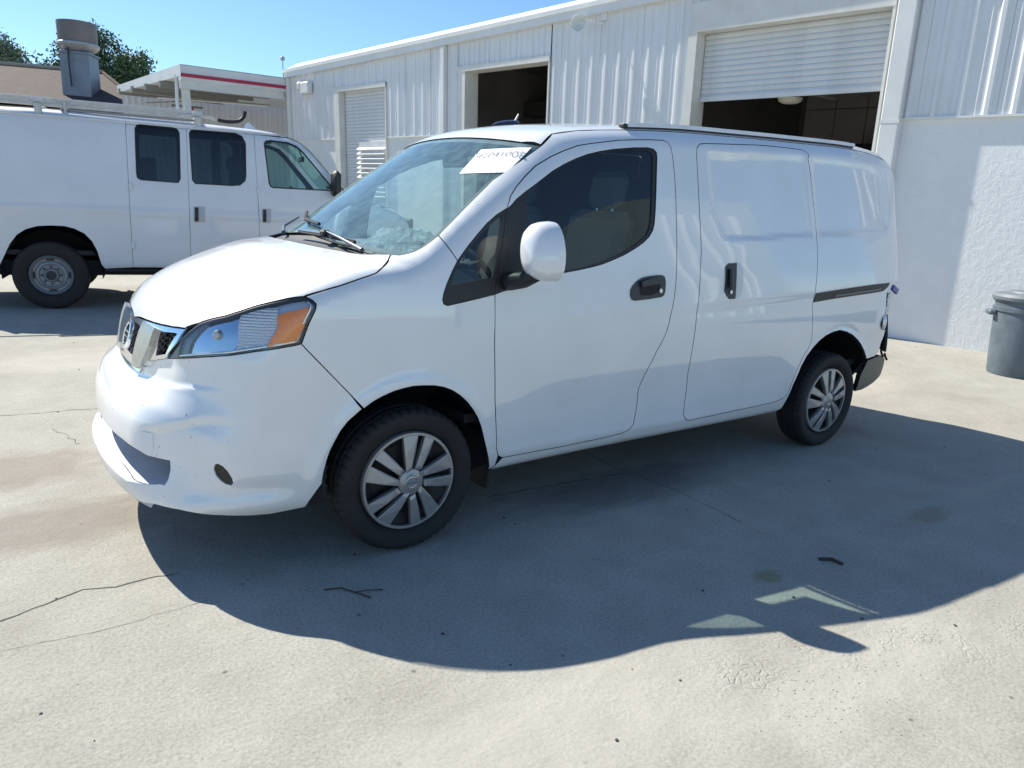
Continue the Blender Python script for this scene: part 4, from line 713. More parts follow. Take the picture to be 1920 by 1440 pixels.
# mirrors
def mirror_(sg):
    c = np.array([.475, -.985, 1.232]); V = []; n = 28; secs = [(-.062, .30), (-.056, .52), (-.042, .74), (-.018, .90), (.012, .97), (.045, 1.0), (.062, .99), (.064, .90)]
    for dx, s in secs:
        for k in range(n):
            t = 2 * math.pi * k / n; ct, st_ = math.cos(t), math.sin(t); e = 2.6
            yy = abs(ct) ** (2 / e) * math.copysign(1, ct) * .083; zz = abs(st_) ** (2 / e) * math.copysign(1, st_) * .118
            wsc = 1 - .16 * (zz / .118 > 0) * (zz / .118); lean = .012 * zz / .118
            V.append(c + [dx + .35 * (-(yy * s * wsc) - .0) * .0 - .10 * yy * s, yy * s * wsc + lean, zz * s - (1 - s) * .012])
    m = len(secs); F = [(i * n + k, i * n + (k + 1) % n, (i + 1) * n + (k + 1) % n, (i + 1) * n + k) for i in range(m - 1) for k in range(n)] + [tuple(range(n))[::-1]]
    V = np.array(V) * [1, sg, 1]; b_ = MB().add(V, F); h = b_.build('door_mirror', PAINT, van, auto=70)
    mg = MB(); mg.add(np.array([c + [.058, .083 * .86 * math.cos(t) , .118 * .88 * math.sin(t)] for t in np.linspace(0, 2 * math.pi, 25)[:-1]]) * [1, sg, 1], [tuple(range(24))]); mg.build('mirror_glass', CHROME, h)
    MB().tube(np.array([[.46, -.985, 1.14], [.45, -.93, 1.115], [.44, -.845, 1.10]]) * [1, sg, 1], [.030, .034, .04], 10).build('mirror_arm', BLACK, h, auto=50)
for sg in (1, -1): mirror_(sg)
# wipers
def lifted(pts, off): P = np.array(pts); return P + grad(Fbody, P) * off
wA = lifted(D['wiperA'], .016); w1 = MB().tube(wA, .0075, 6).build('wiper', RUBBER, van, auto=50)
MB().tube(lifted(D['wiperA'], .024)[[0, 1, 2]], .003, 6).build('blade_spine', nmat('wiper_rose_sheen', (.12, .10, .11), .35, .3), w1, auto=50)
MB().box(wA[1] + np.array([0, 0, .012]), (.035, .05, .028), bev=.008).build('blade_joint', RUBBER, w1)
aA = D['wiperAarm']; P_ = np.array([wA[1] + [-.0, 0, .022], lifted(aA[1:2], .03)[0], lifted(aA[2:3], .012)[0]]); MB().tube(P_, [.004, .006, .010], 8).build('wiper_arm', nmat('arm_metal', (.16, .17, .19), .35, .6), w1, auto=50)
wB = np.array([[-.075, .22, 1.262], [.03, .50, 1.262], [.07, .60, 1.27]]); wB = onF(Fbody, y=np.array([-.02, .25, .56]), z=np.array([1.262, 1.272, 1.30]), frm='front'); wB = wB + grad(Fbody, wB) * .016
w2 = MB().tube(wB, .0085, 6).build('wiper', RUBBER, van, auto=50)
P_ = np.array([[-.015, .52, 1.29], [-.07, .45, 1.245], [-.14, .28, 1.215]]); P_ = onF(Fbody, x=np.array([.04, -.06, -.13]), y=np.array([.50, .44, .26]), frm='top'); P_ = P_ + grad(Fbody, P_) * np.array([[.020], [.022], [.008]])
MB().tube(P_, [.004, .006, .010], 8).build('wiper_arm', MATS['arm_metal'], w2, auto=50)
# roof antenna and bars
rz = onF(Fbody, x=.965, y=0., frm='top')[0][2]
af = MB(); sec = [(.87, .004, .001), (.90, .024, .016), (.95, .033, .026), (1.0, .034, .030), (1.03, .028, .026), (1.045, .01, .004)]; V = []; F = []; n = 10
for x, w_, hh in sec:
    for k in range(n): t = math.pi * k / (n - 1); V.append((x, w_ * math.cos(t), rz - .008 + .036 * (x - .87) / .17 * .3 + hh * math.sin(t)))
for i in range(len(sec) - 1):
    for k in range(n - 1): F.append((i * n + k, i * n + k + 1, (i + 1) * n + k + 1, (i + 1) * n + k))
a_ = af.add(V, F).build('roof_antenna', nmat('antenna_blue_black', (.02, .025, .05), .3, 0, .4), van, auto=60)
MB().tube([(1.015, 0, rz + .025), (1.035, 0, rz + .062)], [.006, .0035], 6).build('antenna_stub', SILVER, a_)
for sg in (1, -1):
    y = -.60 * sg; xs = np.linspace(1.235, 3.16, 12); Rt = onF(Fbody, x=xs, y=y, frm='top'); zt = np.interp(xs, [1.235, 3.16], [1.806, 1.858]); B_ = MB(); zt = Rt[:, 2] + .006
    V = []; F = []
    for x, z0, z1 in zip(xs, Rt[:, 2] + .004, zt + .016):
        V += [(x, y - .020, z1 - .019), (x, y - .018, z1), (x, y + .018, z1), (x, y + .020, z1 - .019)]
    k4 = 4; F = [(i * k4 + k, i * k4 + (k + 1) % k4, (i + 1) * k4 + (k + 1) % k4, (i + 1) * k4 + k) for i in range(11) for k in range(4)] + [(0, 1, 2, 3), (47, 46, 45, 44)]
    rl = B_.add(V, F).build('roof_bar', nmat('roof_bar_white', (.80, .81, .84), .4, vary=.15, vscale=5), van)
    B2 = MB(); V = []
    for x, z0, z1 in zip(xs, Rt[:, 2] - .004, zt + .003): V += [(x, y - .010, z0), (x, y - .010, z1), (x, y + .010, z1), (x, y + .010, z0)]
    B2.add(V, F).build('bar_gasket', RUBBER, rl); MB().box((1.226, y, zt[0] + .002), (.03, .040, .020), bev=.005).build('end_cap', BLACK, rl)
# paper in the windscreen
pp = PROJ['front'][0](D['paper']); PAP = nmat('white_paper', (.86, .87, .86), .8, vary=.03)
pz = panel('windscreen_paper', 'front', pp, [], .04, PAP, van, Fbody, uv=True, gap=0, flange=0, off=.001)
c0 = D['paper']; top = (c0[0] * .50 + c0[1] * .50); nn = grad(Fbody, top[None])[0]; ux = c0[1] - c0[0]; ux /= np.linalg.norm(ux); uz = np.cross(nn, ux); uz /= np.linalg.norm(uz)
def ink(s, frac_u, frac_v, size):
    c = (c0[0] * (1 - frac_u) + c0[1] * frac_u) * (1 - frac_v) + (c0[3] * (1 - frac_u) + c0[2] * frac_u) * frac_v; c = c + nn * -.008
    ok_ = cast(Fbody, (c + nn * .2)[None], (-nn)[None], 0, .5, 200)[0][0] + nn * .003
    Mx = Matrix((ux, -uz if uz[2] < 0 else uz, nn)).transposed().to_4x4(); Mx.translation = Vector(ok_ - np.array(van.location)); text_mesh('lettering', s, size, .0002, nmat('grey_ink', (.36, .36, .39), .8), pz, Mx)
ink('42041008', .50, .30, .060)
# mud flaps, wheel wells, underbody, rear bumper
WELL = nmat('wheel_well_black', (.012, .012, .013), .9)
for sg in (1, -1):
    for ring_ in (cat(rev(far1), far2[1:]), rev(D['rarch'])):
        c_ = np.array([ring_[:, 0].mean(), 0, .25]); out_ = (ring_ - c_) * [1, 0, 1]; out_ /= np.linalg.norm(out_, axis=1)[:, None]; lo_ = ring_[0].copy(), ring_[-1].copy()
        R0 = np.concatenate([[ring_[0] * [1, 1, 0] + [0, 0, .20]], ring_, [ring_[-1] * [1, 1, 0] + [0, 0, .20]]]); R0[:, 1] += .010; R0[0, 1] = R0[-1, 1] = -.66; R0[0, 2] = R0[-1, 2] = .26; R1 = R0.copy() + np.concatenate([[out_[0]], out_, [out_[-1]]]) * .05; R1[:, 1] = -.78; R1[0] = R0[0]; R1[-1] = R0[-1]; R2 = R1.copy(); R2[:, 1] = -.42; n = len(R0)
        V = np.concatenate([R0, R1, R2]) * [1, sg, 1]; F = [(i + a, i + 1 + a, n + i + 1 + a, n + i + a) for a in (0, n) for i in range(n - 1)] + [tuple(range(2 * n, 3 * n))]
        MB().add(V, F).build('wheel_well', WELL, van, recalc=False)
    V = np.array([[.375, -.60, .44], [.372, -.79, .44], [.395, -.815, .40], [.41, -.80, .30], [.40, -.79, .175], [.38, -.60, .175]]); V2 = V + [.014, 0, 0]
    MB().add(np.concatenate([V, V2]) * [1, sg, 1], [tuple(range(6)), tuple(range(11, 5, -1))] + [(i, (i + 1) % 6, (i + 1) % 6 + 6, i + 6) for i in range(6)]).build('mud_flap', BLACK, van)
MB().box((1.46, 0, .33), (1.95, 1.42, .16)).build('underbody', WELL, van)
MB().box((-.68, 0, .72), (.10, 1.1, .30)).build('nose_light_block', WELL, van)  # black box added to stop sun leaking through the nose
MB().box((-.62, 0, .42), (.32, 1.0, .26)).build('crossmember', WELL, van); MB().box((3.5, 0, .45), (.25, 1.2, .2)).build('crossmember', WELL, van)
MB().tube([(.1, 0, .26), (2.9, .1, .26), (3.6, .35, .3)], .03, 8).build('exhaust_pipe', DARKST, van)
OLIVE = nmat('grey_bumper_plastic', (.20, .185, .145), .55, vary=.2, vscale=15, bump=.2, bscale=200, bdist=.002)
rb = D['rbump']; pb = panel('rear_bumper', 'side', rb, [], .02, OLIVE, van, Fbody, gap=0, flange=.03, off=-.004, inner=WELL)
MB().box((3.69, .02, .44), (.12, 1.36, .17), bev=.03).build('rear_bumper_beam', OLIVE, van)
for P0, dx in ((rb[2], 0), (rb[3], .0)):
    MB().tube([P0 + [0, 0, .035], P0 + [.01, -.004, .01], P0 + [.03, -.006, -.01]], .008, 6).build('broken_bracket', RUBBER, van)
# smashed tail light
tg = D['tailgap']; tl_ = MB(); V = []
for P0 in tg: V += [P0 + [-.002, .004, 0], P0 + [.05, .05, 0]]
tl_.add(V, [(2 * i, 2 * i + 1, 2 * i + 3, 2 * i + 2) for i in range(len(tg) - 1)]); TL = tl_.build('tail_light_cavity', RUBBER, van)
REFW = nmat('bare_tail_reflector', (.78, .80, .80), .25, .35, coat=.5, vary=.1, vscale=50)
c_ = tg[5] + np.array([.055, .012, .012]); m_ = MB(); m_.lathe([(.0001, -.014), (.022, -.013), (.040, -.006), (.047, .004), (.049, .02)], (0, 0, 0), 'z', 20)
Rr = np.array(Vector((.75, -.66, .05)).to_track_quat('Z', 'Y').to_matrix()); m_.V = [tuple(Rr @ (np.array(v) * [.9, 1.25, -1]) + c_) for v in m_.V]; m_.build('lamp_reflector', REFW, TL, auto=60)
P1 = tg[1] + np.array([.045, .012, -.02]); P2 = tg[4] + np.array([.05, .012, .01]); B_ = MB()
for i in range(5):
    a_ = P1 + (P2 - P1) * (i / 5); B_.box(a_, (.03 + .01 * (i % 2), .03, .030), bev=.006)
B_.build('lamp_strip', REFW, TL)
MB().box(tg[0] + np.array([.06, -.005, -.035]), (.075, .02, .038), R=np.array(Matrix.Rotation(.45, 3, 'Y')) , bev=.004).build('lens_fragment', nmat('violet_blue_shard', (.16, .15, .42), .3, coat=.6), TL)
# wheels
def wheel(cx, sg, rot, parent):
    w = MB(); prof = [(.205, -.045), (.212, -.062), (.235, -.080), (.262, -.089), (.282, -.086), (.2915, -.078), (.298, -.066)]
    tread = []
    half = [(.3005, -.060), (.3015, -.045), (.2945, -.043), (.2945, -.037), (.302, -.035), (.302, -.010), (.295, -.008), (.295, .0)]
    P = prof + half; P = P + [(r, -h) for r, h in P[::-1][1:]]; n = 192; V = []; m = len(P)
    for k in range(n):
        for i, (r, h) in enumerate(P):
            rr = r; ph = (k + (3 if h > 0 else 0)) % 4
            if 3 < i < m - 4 and .288 < r:
                if ph == 0 and abs(h) > .04: rr -= .0065 * (1 if abs(h) > .058 else .9)
                if (k + int(abs(h) * 80)) % 5 == 0 and abs(h) <= .036 and r > .3: rr -= .004
            t = 2 * math.pi * (k + (.5 * abs(h) / .06)) / n; V.append((rr * math.cos(t), h, rr * math.sin(t)))
    F = [(k * m + i, k * m + i + 1, ((k + 1) % n) * m + i + 1, ((k + 1) % n) * m + i) for k in range(n) for i in range(m - 1)]
    c = np.array([cx, -.757, .300])
    ty = MB().add(V, F)
    def put(mb_): mb_.V = [tuple((np.array(v) + c) * [1, sg, 1]) for v in mb_.V]; return mb_
    W_ = put(ty).build('wheel', TYRE, parent, auto=35)
    put(MB().lathe([(.0, -.03), (.15, -.03), (.19, -.045), (.2075, -.055)], axis='y', n=48)).build('steel_rim', nmat('rim_black', (.018, .018, .02), .6), W_)  # plain black rim behind the hubcap
    for k in range(5): put(MB().tube([(.06 * math.cos(1.2566 * k), -.035, .06 * math.sin(1.2566 * k)), (.06 * math.cos(1.2566 * k), -.05, .06 * math.sin(1.2566 * k))], .01, 6)).build('wheel_nut', DARKST, W_)
    R_ = .2065
    def dish(r): return -.083 - .010 * (1 - (r / R_) ** 2) + .012 * max(0, (r / R_ - .86) / .14) ** 2
    cp = put(MB().lathe([(R_ * .93, -.064), (R_ * .935, dish(.93 * R_) + .002), (R_ * .955, dish(.95 * R_) - .001), (R_ * .985, -.079), (R_ * 1.005, -.070), (R_, -.055)], axis='y', n=64)).build('hubcap_ring', SILVER, W_, auto=45)
    wide = [(-.11, .20), (-.135, .55), (-.150, .955), (.175, .94), (.075, .55), (.0, .26)]
    nar = [(.075, .26), (.185, .55), (.325, .895), (.53, .80), (.37, .50), (.21, .23)]
    for k in range(5):
        a = rot - k * 2 * math.pi / 5
        for pl in (wide, nar):
            pl = np.array(pl) * R_; q = np.stack([pl[:, 0] * math.cos(a) - pl[:, 1] * math.sin(a), pl[:, 0] * math.sin(a) + pl[:, 1] * math.cos(a)], -1)
            n = len(q); fr = np.array([dish(np.hypot(*p)) for p in pl]); m_ = MB(); cen = q.mean(0); ii = cen + (q - cen) * .80
            V = [(p[0], f_, p[1]) for p, f_ in zip(ii, fr - .0035)] + [(p[0], f_, p[1]) for p, f_ in zip(q, fr)] + [(p[0], f_ + .02, p[1]) for p, f_ in zip(q, fr)]
            put(m_.add(V, [tuple(range(n))] + [(i, (i + 1) % n, (i + 1) % n + n, i + n) for i in range(n)] + [(i + n, (i + 1) % n + n, (i + 1) % n + 2 * n, i + 2 * n) for i in range(n)])).build('hubcap_spoke', SILVER, W_)
    put(MB().lathe([(.0001, -.098), (.030, -.098), (.034, -.0945), (.046, -.0925), (.054, -.089), (.058, -.078)], axis='y', n=40)).build('hubcap_centre', SILVER, W_, auto=40)
    eb2 = ering(.020, .026, np.array([0, -.098, 0.]), np.array([0, -1., 0]), np.array([1., 0, 0]), np.array([0, 0, 1.]), .0015, 30); put(eb2).build('centre_badge', CHROME, W_, auto=40)
    put(MB().box((0, -.0985, 0), (.050, .003, .010))).build('centre_badge_bar', CHROME, W_)
for cx in (0, 2.925):
    for sg in (1, -1): wheel(cx, sg, math.radians(0 if cx == 0 else 18), van)
# cabin
SEAT = nmat('grey_seat_cloth', (.10, .11, .125), .9, vary=.2, vscale=40, bump=.2, bscale=500, bdist=.002)
MB().box((1.9, 0, .50), (3.2, 1.5, .04)).build('cabin_floor', TRIM, van)
dash = [(-.12, 1.12), (.02, 1.165), (.25, 1.15), (.42, 1.06), (.47, .95), (.44, .84), (.30, .80), (-.1, .86)]
MB().prism(dash, -.70, .70, 1).build('dashboard', nmat('dash_top', (.24, .25, .26), .75, vary=.12, vscale=9, bump=.1, bscale=300, bdist=.002), van, auto=30)
MB().box((.30, .36, 1.165), (.22, .30, .03), bev=.01).build('dash_tray', GREYP, van); MB().box((.26, -.36, 1.17), (.18, .34, .06), bev=.02).build('instrument_hood', GREYP, van)
def seat(y):
    s = MB().box((1.02, y, .78), (.50, .50, .16), bev=.05).build('front_seat', SEAT, van)
    Rb = np.array(Matrix.Rotation(math.radians(12), 3, 'Y')); MB().box((1.28, y, 1.10), (.13, .46, .60), R=Rb, bev=.05).build('seat_back', SEAT, s)
    MB().box((1.365, y, 1.50), (.09, .26, .19), R=Rb, bev=.04).build('head_rest', SEAT, s); [MB().tube([(1.34, y + q_, 1.38), (1.36, y + q_, 1.48)], .006, 6).build('head_rest_post', CHROME, s) for q_ in (-.06, .06)]
for y in (-.38, .38): seat(y)
sw = np.array([.56, -.37, 1.05]); sn = np.array([.86, 0, .5]); su = np.array([0, 1., 0]); sv = np.cross(sn, su)
ring = [sw + .185 * (math.cos(t) * su + math.sin(t) * sv) for t in np.linspace(0, 2 * math.pi, 33)]
st_ = MB().tube(ring, .014, 8, caps=False).tube([sw - sn * .25 + [-.1, 0, -.05], sw - sn * .02], .03, 8).build('steering_wheel', TRIM, van, auto=60)
MB().box(sw - sn * .01, (.05, .16, .12), R=np.stack([sn, su, sv], 1), bev=.02).tube([sw + .18 * su, sw - .18 * su], .014, 6).build('steering_boss', TRIM, st_)
# crumpled clear plastic film heaped on the dash behind the wheel
def film():
    n = 26; V = []; r_ = np.random.default_rng(3)
    for i in range(n):
        for j in range(n):
            u, v = i / (n - 1) * 2 - 1, j / (n - 1) * 2 - 1; rr = min(1, math.hypot(u, v)); V.append((.17 + .20 * u + r_.normal(0, .006), -.43 + .27 * v + r_.normal(0, .008), 1.165 + .115 * (1 - rr ** 2) ** .7 + r_.normal(0, .010)))
    F = []
    for i in range(n - 1):
        for j in range(n - 1):
            a = i * n + j; q = (a, a + 1, a + n + 1, a + n); F += [(q[0], q[1], q[2]), (q[0], q[2], q[3])] if r_.random() > .5 else [(q[0], q[1], q[3]), (q[1], q[2], q[3])]
    return MB().add(V, F).build('plastic_wrap', glass('crumpled_film', (.86, .9, .88), .22), van, recalc=False)
film()
MB().box((.66, .0, 1.60), (.03, .22, .06), bev=.01).tube([(.66, 0, 1.63), (.70, 0, 1.70)], .006, 6).build('rear_view_mirror', TRIM, van)
tagp = onF(Fbody, y=.08, z=1.47, frm='front')[0]
# ================================================================== LONG WHITE VAN at the left
FA = math.radians(-10); fvan = thing('work_van', 'long white work van with roof ladder rack at the left edge, nose to the right', 'van', (-.64635, 7.23481, 0), FA)
PAINT2 = nmat('older_white_paint', (.70, .72, .745), .45, 0, .6, vary=.06, vscale=2.5)
def fmk(fn): return fn
class Loc:  # panels of this van are computed in its own frame
    pass
def lpanel(name, proj, outer, holes, h, m, parent=None, **k):
    k.setdefault('F', Fford); a = parent or fvan
    o = panel(name, proj, outer, holes, h, m, None, **k)
    for q_ in (o if isinstance(o, tuple) else (o,)): q_.parent = a
    return o
d1x, d2x, d3x = .88, 1.50, 2.25
def onf(x, z): return onF(Fford, x=np.array(x, float), z=np.array(z, float), frm='side')
f1, f2, f3 = D['f_d1'], D['f_d2'], D['f_d3']
xt = lambda d, z: float(np.interp(z, d[:, 2][np.argsort(d[:, 2])], d[:, 0][np.argsort(d[:, 2])])) 
ztop = 2.045; zb = .47
A1t, A1b = (xt(f1, ztop), ztop), (xt(f1, zb), zb); A2t, A2b = (xt(f2, ztop), ztop), (xt(f2, .55), zb); A3t, A3b = (xt(f3, ztop), ztop), (xt(f3, .9), zb)
arch = D['f_arch']; arch2 = arch[:, [0, 2]].copy(); arch2[0] = (-.45, .45); arch2[-1] = (.56, .45)
top_l = onF(Fford, x=np.linspace(-1.0, 2.55, 14), y=-.83, frm='top')[:, [0, 2]]
TA = (A1t[0], float(np.interp(A1t[0], top_l[:, 0], top_l[:, 1])))
rear = np.concatenate([[[-1.12, .55]], [[-1.13, 1.2], [-1.10, 1.7], [-1.05, 1.95]], top_l[top_l[:, 0] < A1t[0]], [TA], [A1t], [A1b], arch2[::-1], ])
PR = dict(uv=True, mirror=True, inner=TRIM)


lpanel('rear_side_panel', 'side', np.concatenate([rear[:-1], rear[-1:]]), [], .06, PAINT2, gap=.004, flange=.015, **PR)
def D2(k): return D[k][:, [0, 2]]
lpanel('cargo_door', 'side', np.array([A1t, A2t, A2b, A1b]), [D2('f_w1')], .045, PAINT2, gap=.004, flange=.015, holegap=0, **PR)
lpanel('cargo_door', 'side', np.array([A2t, A3t, A3b, A2b]), [D2('f_w2')], .045, PAINT2, gap=.004, flange=.015, holegap=0, **PR)
w3 = D2('f_w3'); w3[w3[:, 1] > 1.99, 1] = 1.985
w3 = np.array([(2.335, 1.95), (2.36, 1.985), (2.42, 1.995), (2.62, 1.985), (2.72, 1.95), (2.80, 1.88), (3.12, 1.50), (3.14, 1.46), (3.10, 1.435), (2.42, 1.435), (2.385, 1.45), (2.37, 1.49)])
lpanel('front_door', 'side', np.array([A3t, (2.60, ztop - .01), (2.76, 1.985), (2.88, 1.88), (3.27, 1.44), (3.30, 1.2), (3.22, .9), (3.18, .60), (3.12, .47), A3b]), [w3], .045, PAINT2, gap=.004, flange=.015, holegap=0, **PR)
lpanel('front_wing', 'side', np.array([(3.27, 1.44), (3.50, 1.40), (3.85, 1.285), (4.08, 1.18), (4.16, 1.05), (4.20, .8), (4.15, .50), (3.98, .50), (3.93, .68), (3.80, .83), (3.60, .90), (3.40, .87), (3.22, .75), (3.18, .60), (3.22, .9), (3.30, 1.2)]), [], .06, PAINT2, gap=.004, flange=.015, **PR)
roofpoly = np.array([(x, y) for x, y in [(-1.06, -.83), (2.50, -.83), (2.62, -.70), (2.70, 0), (2.62, .70), (2.50, .83), (-1.06, .83)]])
lpanel('roof', 'top', roofpoly, [], .06, PAINT2, uv=True, gap=-.012, flange=.015, inner=TRIM)
# drip rail and cant rail between doors and roof
cr = np.concatenate([[A1t], [TA], [(x, z) for x, z in top_l if A1t[0] < x], [(2.64, 2.05)], [A3t], [A2t]]); 
lpanel('cant_rail', 'side', cr, [], .05, PAINT2, gap=.002, flange=.012, **PR)
rp = np.array([(x, 2.068 - .02 * max(0, x - 2.2)) for x in np.linspace(-.95, 2.66, 24)]); P_ = onf(rp[:, 0], rp[:, 1])
for sg in (1, -1):
    o = MB().tube(P_ * [1, sg, 1] + [0, -.012 * sg, 0], .011, 6).build('drip_rail', PAINT2, None, auto=50); o.parent = fvan
lpanel('windscreen', 'top', np.array([(2.72, 0), (2.66, -.55), (2.64, -.72), (2.80, -.78), (3.36, -.86), (3.50, -.70), (3.56, -.3), (3.575, 0), (3.56, .3), (3.50, .70), (3.36, .86), (2.80, .78), (2.64, .72), (2.66, .55)]), [], .07, CLEAR, uv=True, gap=0, flange=0)
lpanel('hood', 'top', np.array([(3.58, 0), (3.55, -.4), (3.50, -.80), (4.05, -.78), (4.2, -.4), (4.22, 0), (4.2, .4), (4.05, .78), (3.50, .80), (3.55, .4)]), [], .07, PAINT2, uv=True, gap=0, flange=.01, inner=TRIM)
def lb(mb_, name, m, par=None, **k): o = mb_.build(name, m, None, **k); o.parent = par or fvan; return o
for nm, key in (('side_window', 'f_w1'), ('side_window', 'f_w2')):
    w = D2(key); o = lpanel(nm, 'side', w, [], .06, PRIVACY, uv=True, gap=-.003, flange=0, off=.008, mirror=True); 
    lpanel('window_seal', 'side', w, [offset_poly(w, .028)], .05, RUBBER, parent=o[0], uv=True, gap=0, holegap=0, flange=.01, off=-.001)
o = lpanel('side_window', 'side', w3, [], .06, CLEAR, uv=True, gap=-.003, flange=0, off=.008, mirror=True); lpanel('window_seal', 'side', w3, [offset_poly(w3, .03)], .05, RUBBER, parent=o[0], uv=True, gap=0, holegap=0, flange=.01, off=-.001)
for kb, kh in (('f_h2b', 'f_h2'), ('f_h3b', 'f_h3')):
    o = lpanel('door_handle', 'side', D2(kb), [], .04, nmat('handle_pocket', (.48, .50, .53), .5), uv=True, gap=0, flange=.006, off=-.004); lpanel('pull', 'side', D2(kh), [], .04, BLACK, parent=o, uv=True, gap=0, flange=.02, off=-.02)
for P0 in D['f_hinge']: lb(MB().box(P0 + [0.01, -.008, 0], (.035, .03, .085), bev=.008), 'hinge', PAINT2)
mdl = onf([2.95], [1.5])[0]; o = lb(MB().box(mdl + [.20, -.13, .02], (.10, .21, .32), bev=.04).tube([mdl + [.12, 0, -.02], mdl + [.19, -.1, -.02]], .02, 8), 'door_mirror', BLACK, auto=40)
lb(MB().box((.0, -.99, .44), (.01, .01, .01)).tube([(.56, -.955, .43), (2.2, -.955, .43), (3.1, -.945, .43)], .018, 6), 'rocker_edge', DARKST)
lb(MB().box((1.5, 0, .45), (5.0, 1.7, .16)), 'chassis', WELL)
for sg in (1, -1):
    for cx in (.05, 3.56):
        m_ = MB(); r = .46; th = np.linspace(-.15, math.pi + .15, 22); n = len(th); V = [(cx + r * math.cos(t) * 1.05, sg * -y_, .40 + r * math.sin(t)) for y_ in (.975, .55) for t in th]; m_.add(V, [(i, i + 1, n + i + 1, n + i) for i in range(n - 1)] + [tuple(range(n, 2 * n))]); lb(m_, 'wheel_well', WELL, recalc=False)
        c = np.array([cx - .02 if cx < 1 else cx, sg * -.875, .372])
        P = [(.215, -.05), (.23, -.085), (.27, -.105), (.32, -.110), (.352, -.098), (.366, -.085), (.372, -.06), (.372, 0), (.372, .08), (.34, .11), (.23, .10)]
        t_ = MB().lathe([(r, h_ * sg) for r, h_ in P], c, 'y', 48); wh = lb(t_, 'wheel', TYRE, auto=40)
        RIM = nmat('grey_steel_wheel', (.30, .32, .34), .5, .3, vary=.25, vscale=18)
        lb(MB().lathe([(.218, -.062 * sg), (.206, -.078 * sg), (.196, -.066 * sg), (.185, -.03 * sg), (.160, -.025 * sg), (.150, -.05 * sg), (.125, -.06 * sg), (.115, -.045 * sg), (.08, -.04 * sg), (.072, -.07 * sg), (.06, -.085 * sg), (.0001, -.086 * sg)], c, 'y', 48), 'rim', RIM, wh, auto=30)
        for k in range(8): a = k * math.pi / 4; lb(MB().tube([c + [.095 * math.cos(a), -.035 * sg, .095 * math.sin(a)], c + [.095 * math.cos(a), -.062 * sg, .095 * math.sin(a)]], .011, 6), 'wheel_nut', DARKST, wh)
        for k in range(4): a = k * math.pi / 2 + .0; u_ = np.array([math.cos(a), 0, math.sin(a)]); v_ = np.array([-math.sin(a), 0, math.cos(a)]); lb(MB().box(c + .172 * u_ + [0, -.031 * sg, 0], (.018, .006, .075), R=np.stack([u_, [0, 1, 0], v_], 1)), 'vent_slot', RUBBER, wh)
        lb(MB().lathe([(.0001, -.092 * sg), (.052, -.092 * sg), (.056, -.06 * sg)], c, 'y', 24), 'hub', DARKST, wh)
lb(MB().box((-1.18, 0, .55), (.14, 1.9, .16), bev=.02), 'rear_bumper', DARKST); lb(MB().box((4.33, 0, .58), (.14, 1.85, .22), bev=.03), 'front_bumper', nmat('bumper_grey', (.2, .2, .21), .5))
lb(MB().box((-1.10, 0, 1.25), (.05, 1.80, 1.4), bev=.02), 'rear_door', PAINT2); lb(MB().box((4.22, 0, .88), (.06, 1.6, .5), bev=.02), 'grille', BLACK)
lb(MB().box((1.3, 0, .62), (4.6, 1.8, .05)), 'cabin_floor', TRIM); lb(MB().prism([(3.0, .7), (3.35, .75), (3.5, 1.28), (3.35, 1.36), (3.05, 1.28), (2.98, 1.05)], -.85, .85, 1), 'dashboard', GREYP)
for y in (-.48, .48):
    s = lb(MB().box((2.35, y, .98), (.5, .5, .18), bev=.05), 'seat', SEAT); lb(MB().box((2.10, y, 1.32), (.14, .48, .62), bev=.05), 'seat_back', SEAT, s); lb(MB().box((2.06, y, 1.72), (.1, .28, .2), bev=.04), 'head_rest', SEAT, s)
ring = [(2.85, .48 + .19 * math.cos(t), 1.30 + .17 * math.sin(t)) for t in np.linspace(0, 2 * math.pi, 25)]; lb(MB().tube(ring, .014, 6, caps=False), 'steering_wheel', TRIM, auto=60)
lb(MB().box((2.92, 0, 1.83), (.04, .24, .07), bev=.01).tube([(2.93, 0, 1.86), (2.88, 0, 1.98)], .008, 6), 'rear_view_mirror', TRIM)
# mesh bulkhead behind the seats
B_ = MB()
for k in range(14): y = -.8 + k * .123; B_.tube([(1.85, y, .7), (1.85, y, 2.0)], .006, 4)
for k in range(11): z = .72 + k * .125; B_.tube([(1.85, -.84, z), (1.85, .84, z)], .006, 4)
tag(lb(B_, 'mesh_bulkhead', GREYP), kind='stuff')
lb(MB().box((.3, .55, 1.35), (1.6, .45, .05)).box((.3, .55, .98), (1.6, .45, .05)).box((.3, .78, 1.2), (1.7, .02, 1.1)), 'cargo_shelf', TRIM)
# ladder rack on its roof
RACKW = nmat('rack_white', (.60, .60, .57), .5, vary=.22, vscale=8); RACKG = nmat('rack_grey', (.28, .27, .29), .5, .3)
rk = tag(lb(MB().box((0, 0, 2.20), (.05, 1.5, .05), bev=.01), 'ladder_rack', RACKW), None)
for x in (-.75, .25, 1.62): lb(MB().box((x, 0, 2.20), (.05, 1.62, .04), bev=.01), 'cross_bar', RACKW, rk)
lb(MB().box((.62, -.79, 2.235), (2.15, .035, .05), bev=.008), 'side_rail', RACKW, rk); lb(MB().box((.10, -.79, 2.185), (2.9, .03, .035), bev=.006), 'side_rail', RACKW, rk); lb(MB().box((.95, -.76, 2.15), (1.4, .03, .025)), 'lower_tube', RACKG, rk)
lb(MB().box((.62, -.55, 2.24), (2.2, .10, .055), bev=.01), 'pipe_tray', RACKW, rk)
for x in (-.45, .05, 1.62): lb(MB().box((x, -.84, 2.13), (.07, .05, .13), bev=.01).box((x, -.80, 2.22), (.12, .07, .05), bev=.01), 'clamp', RACKW, rk)
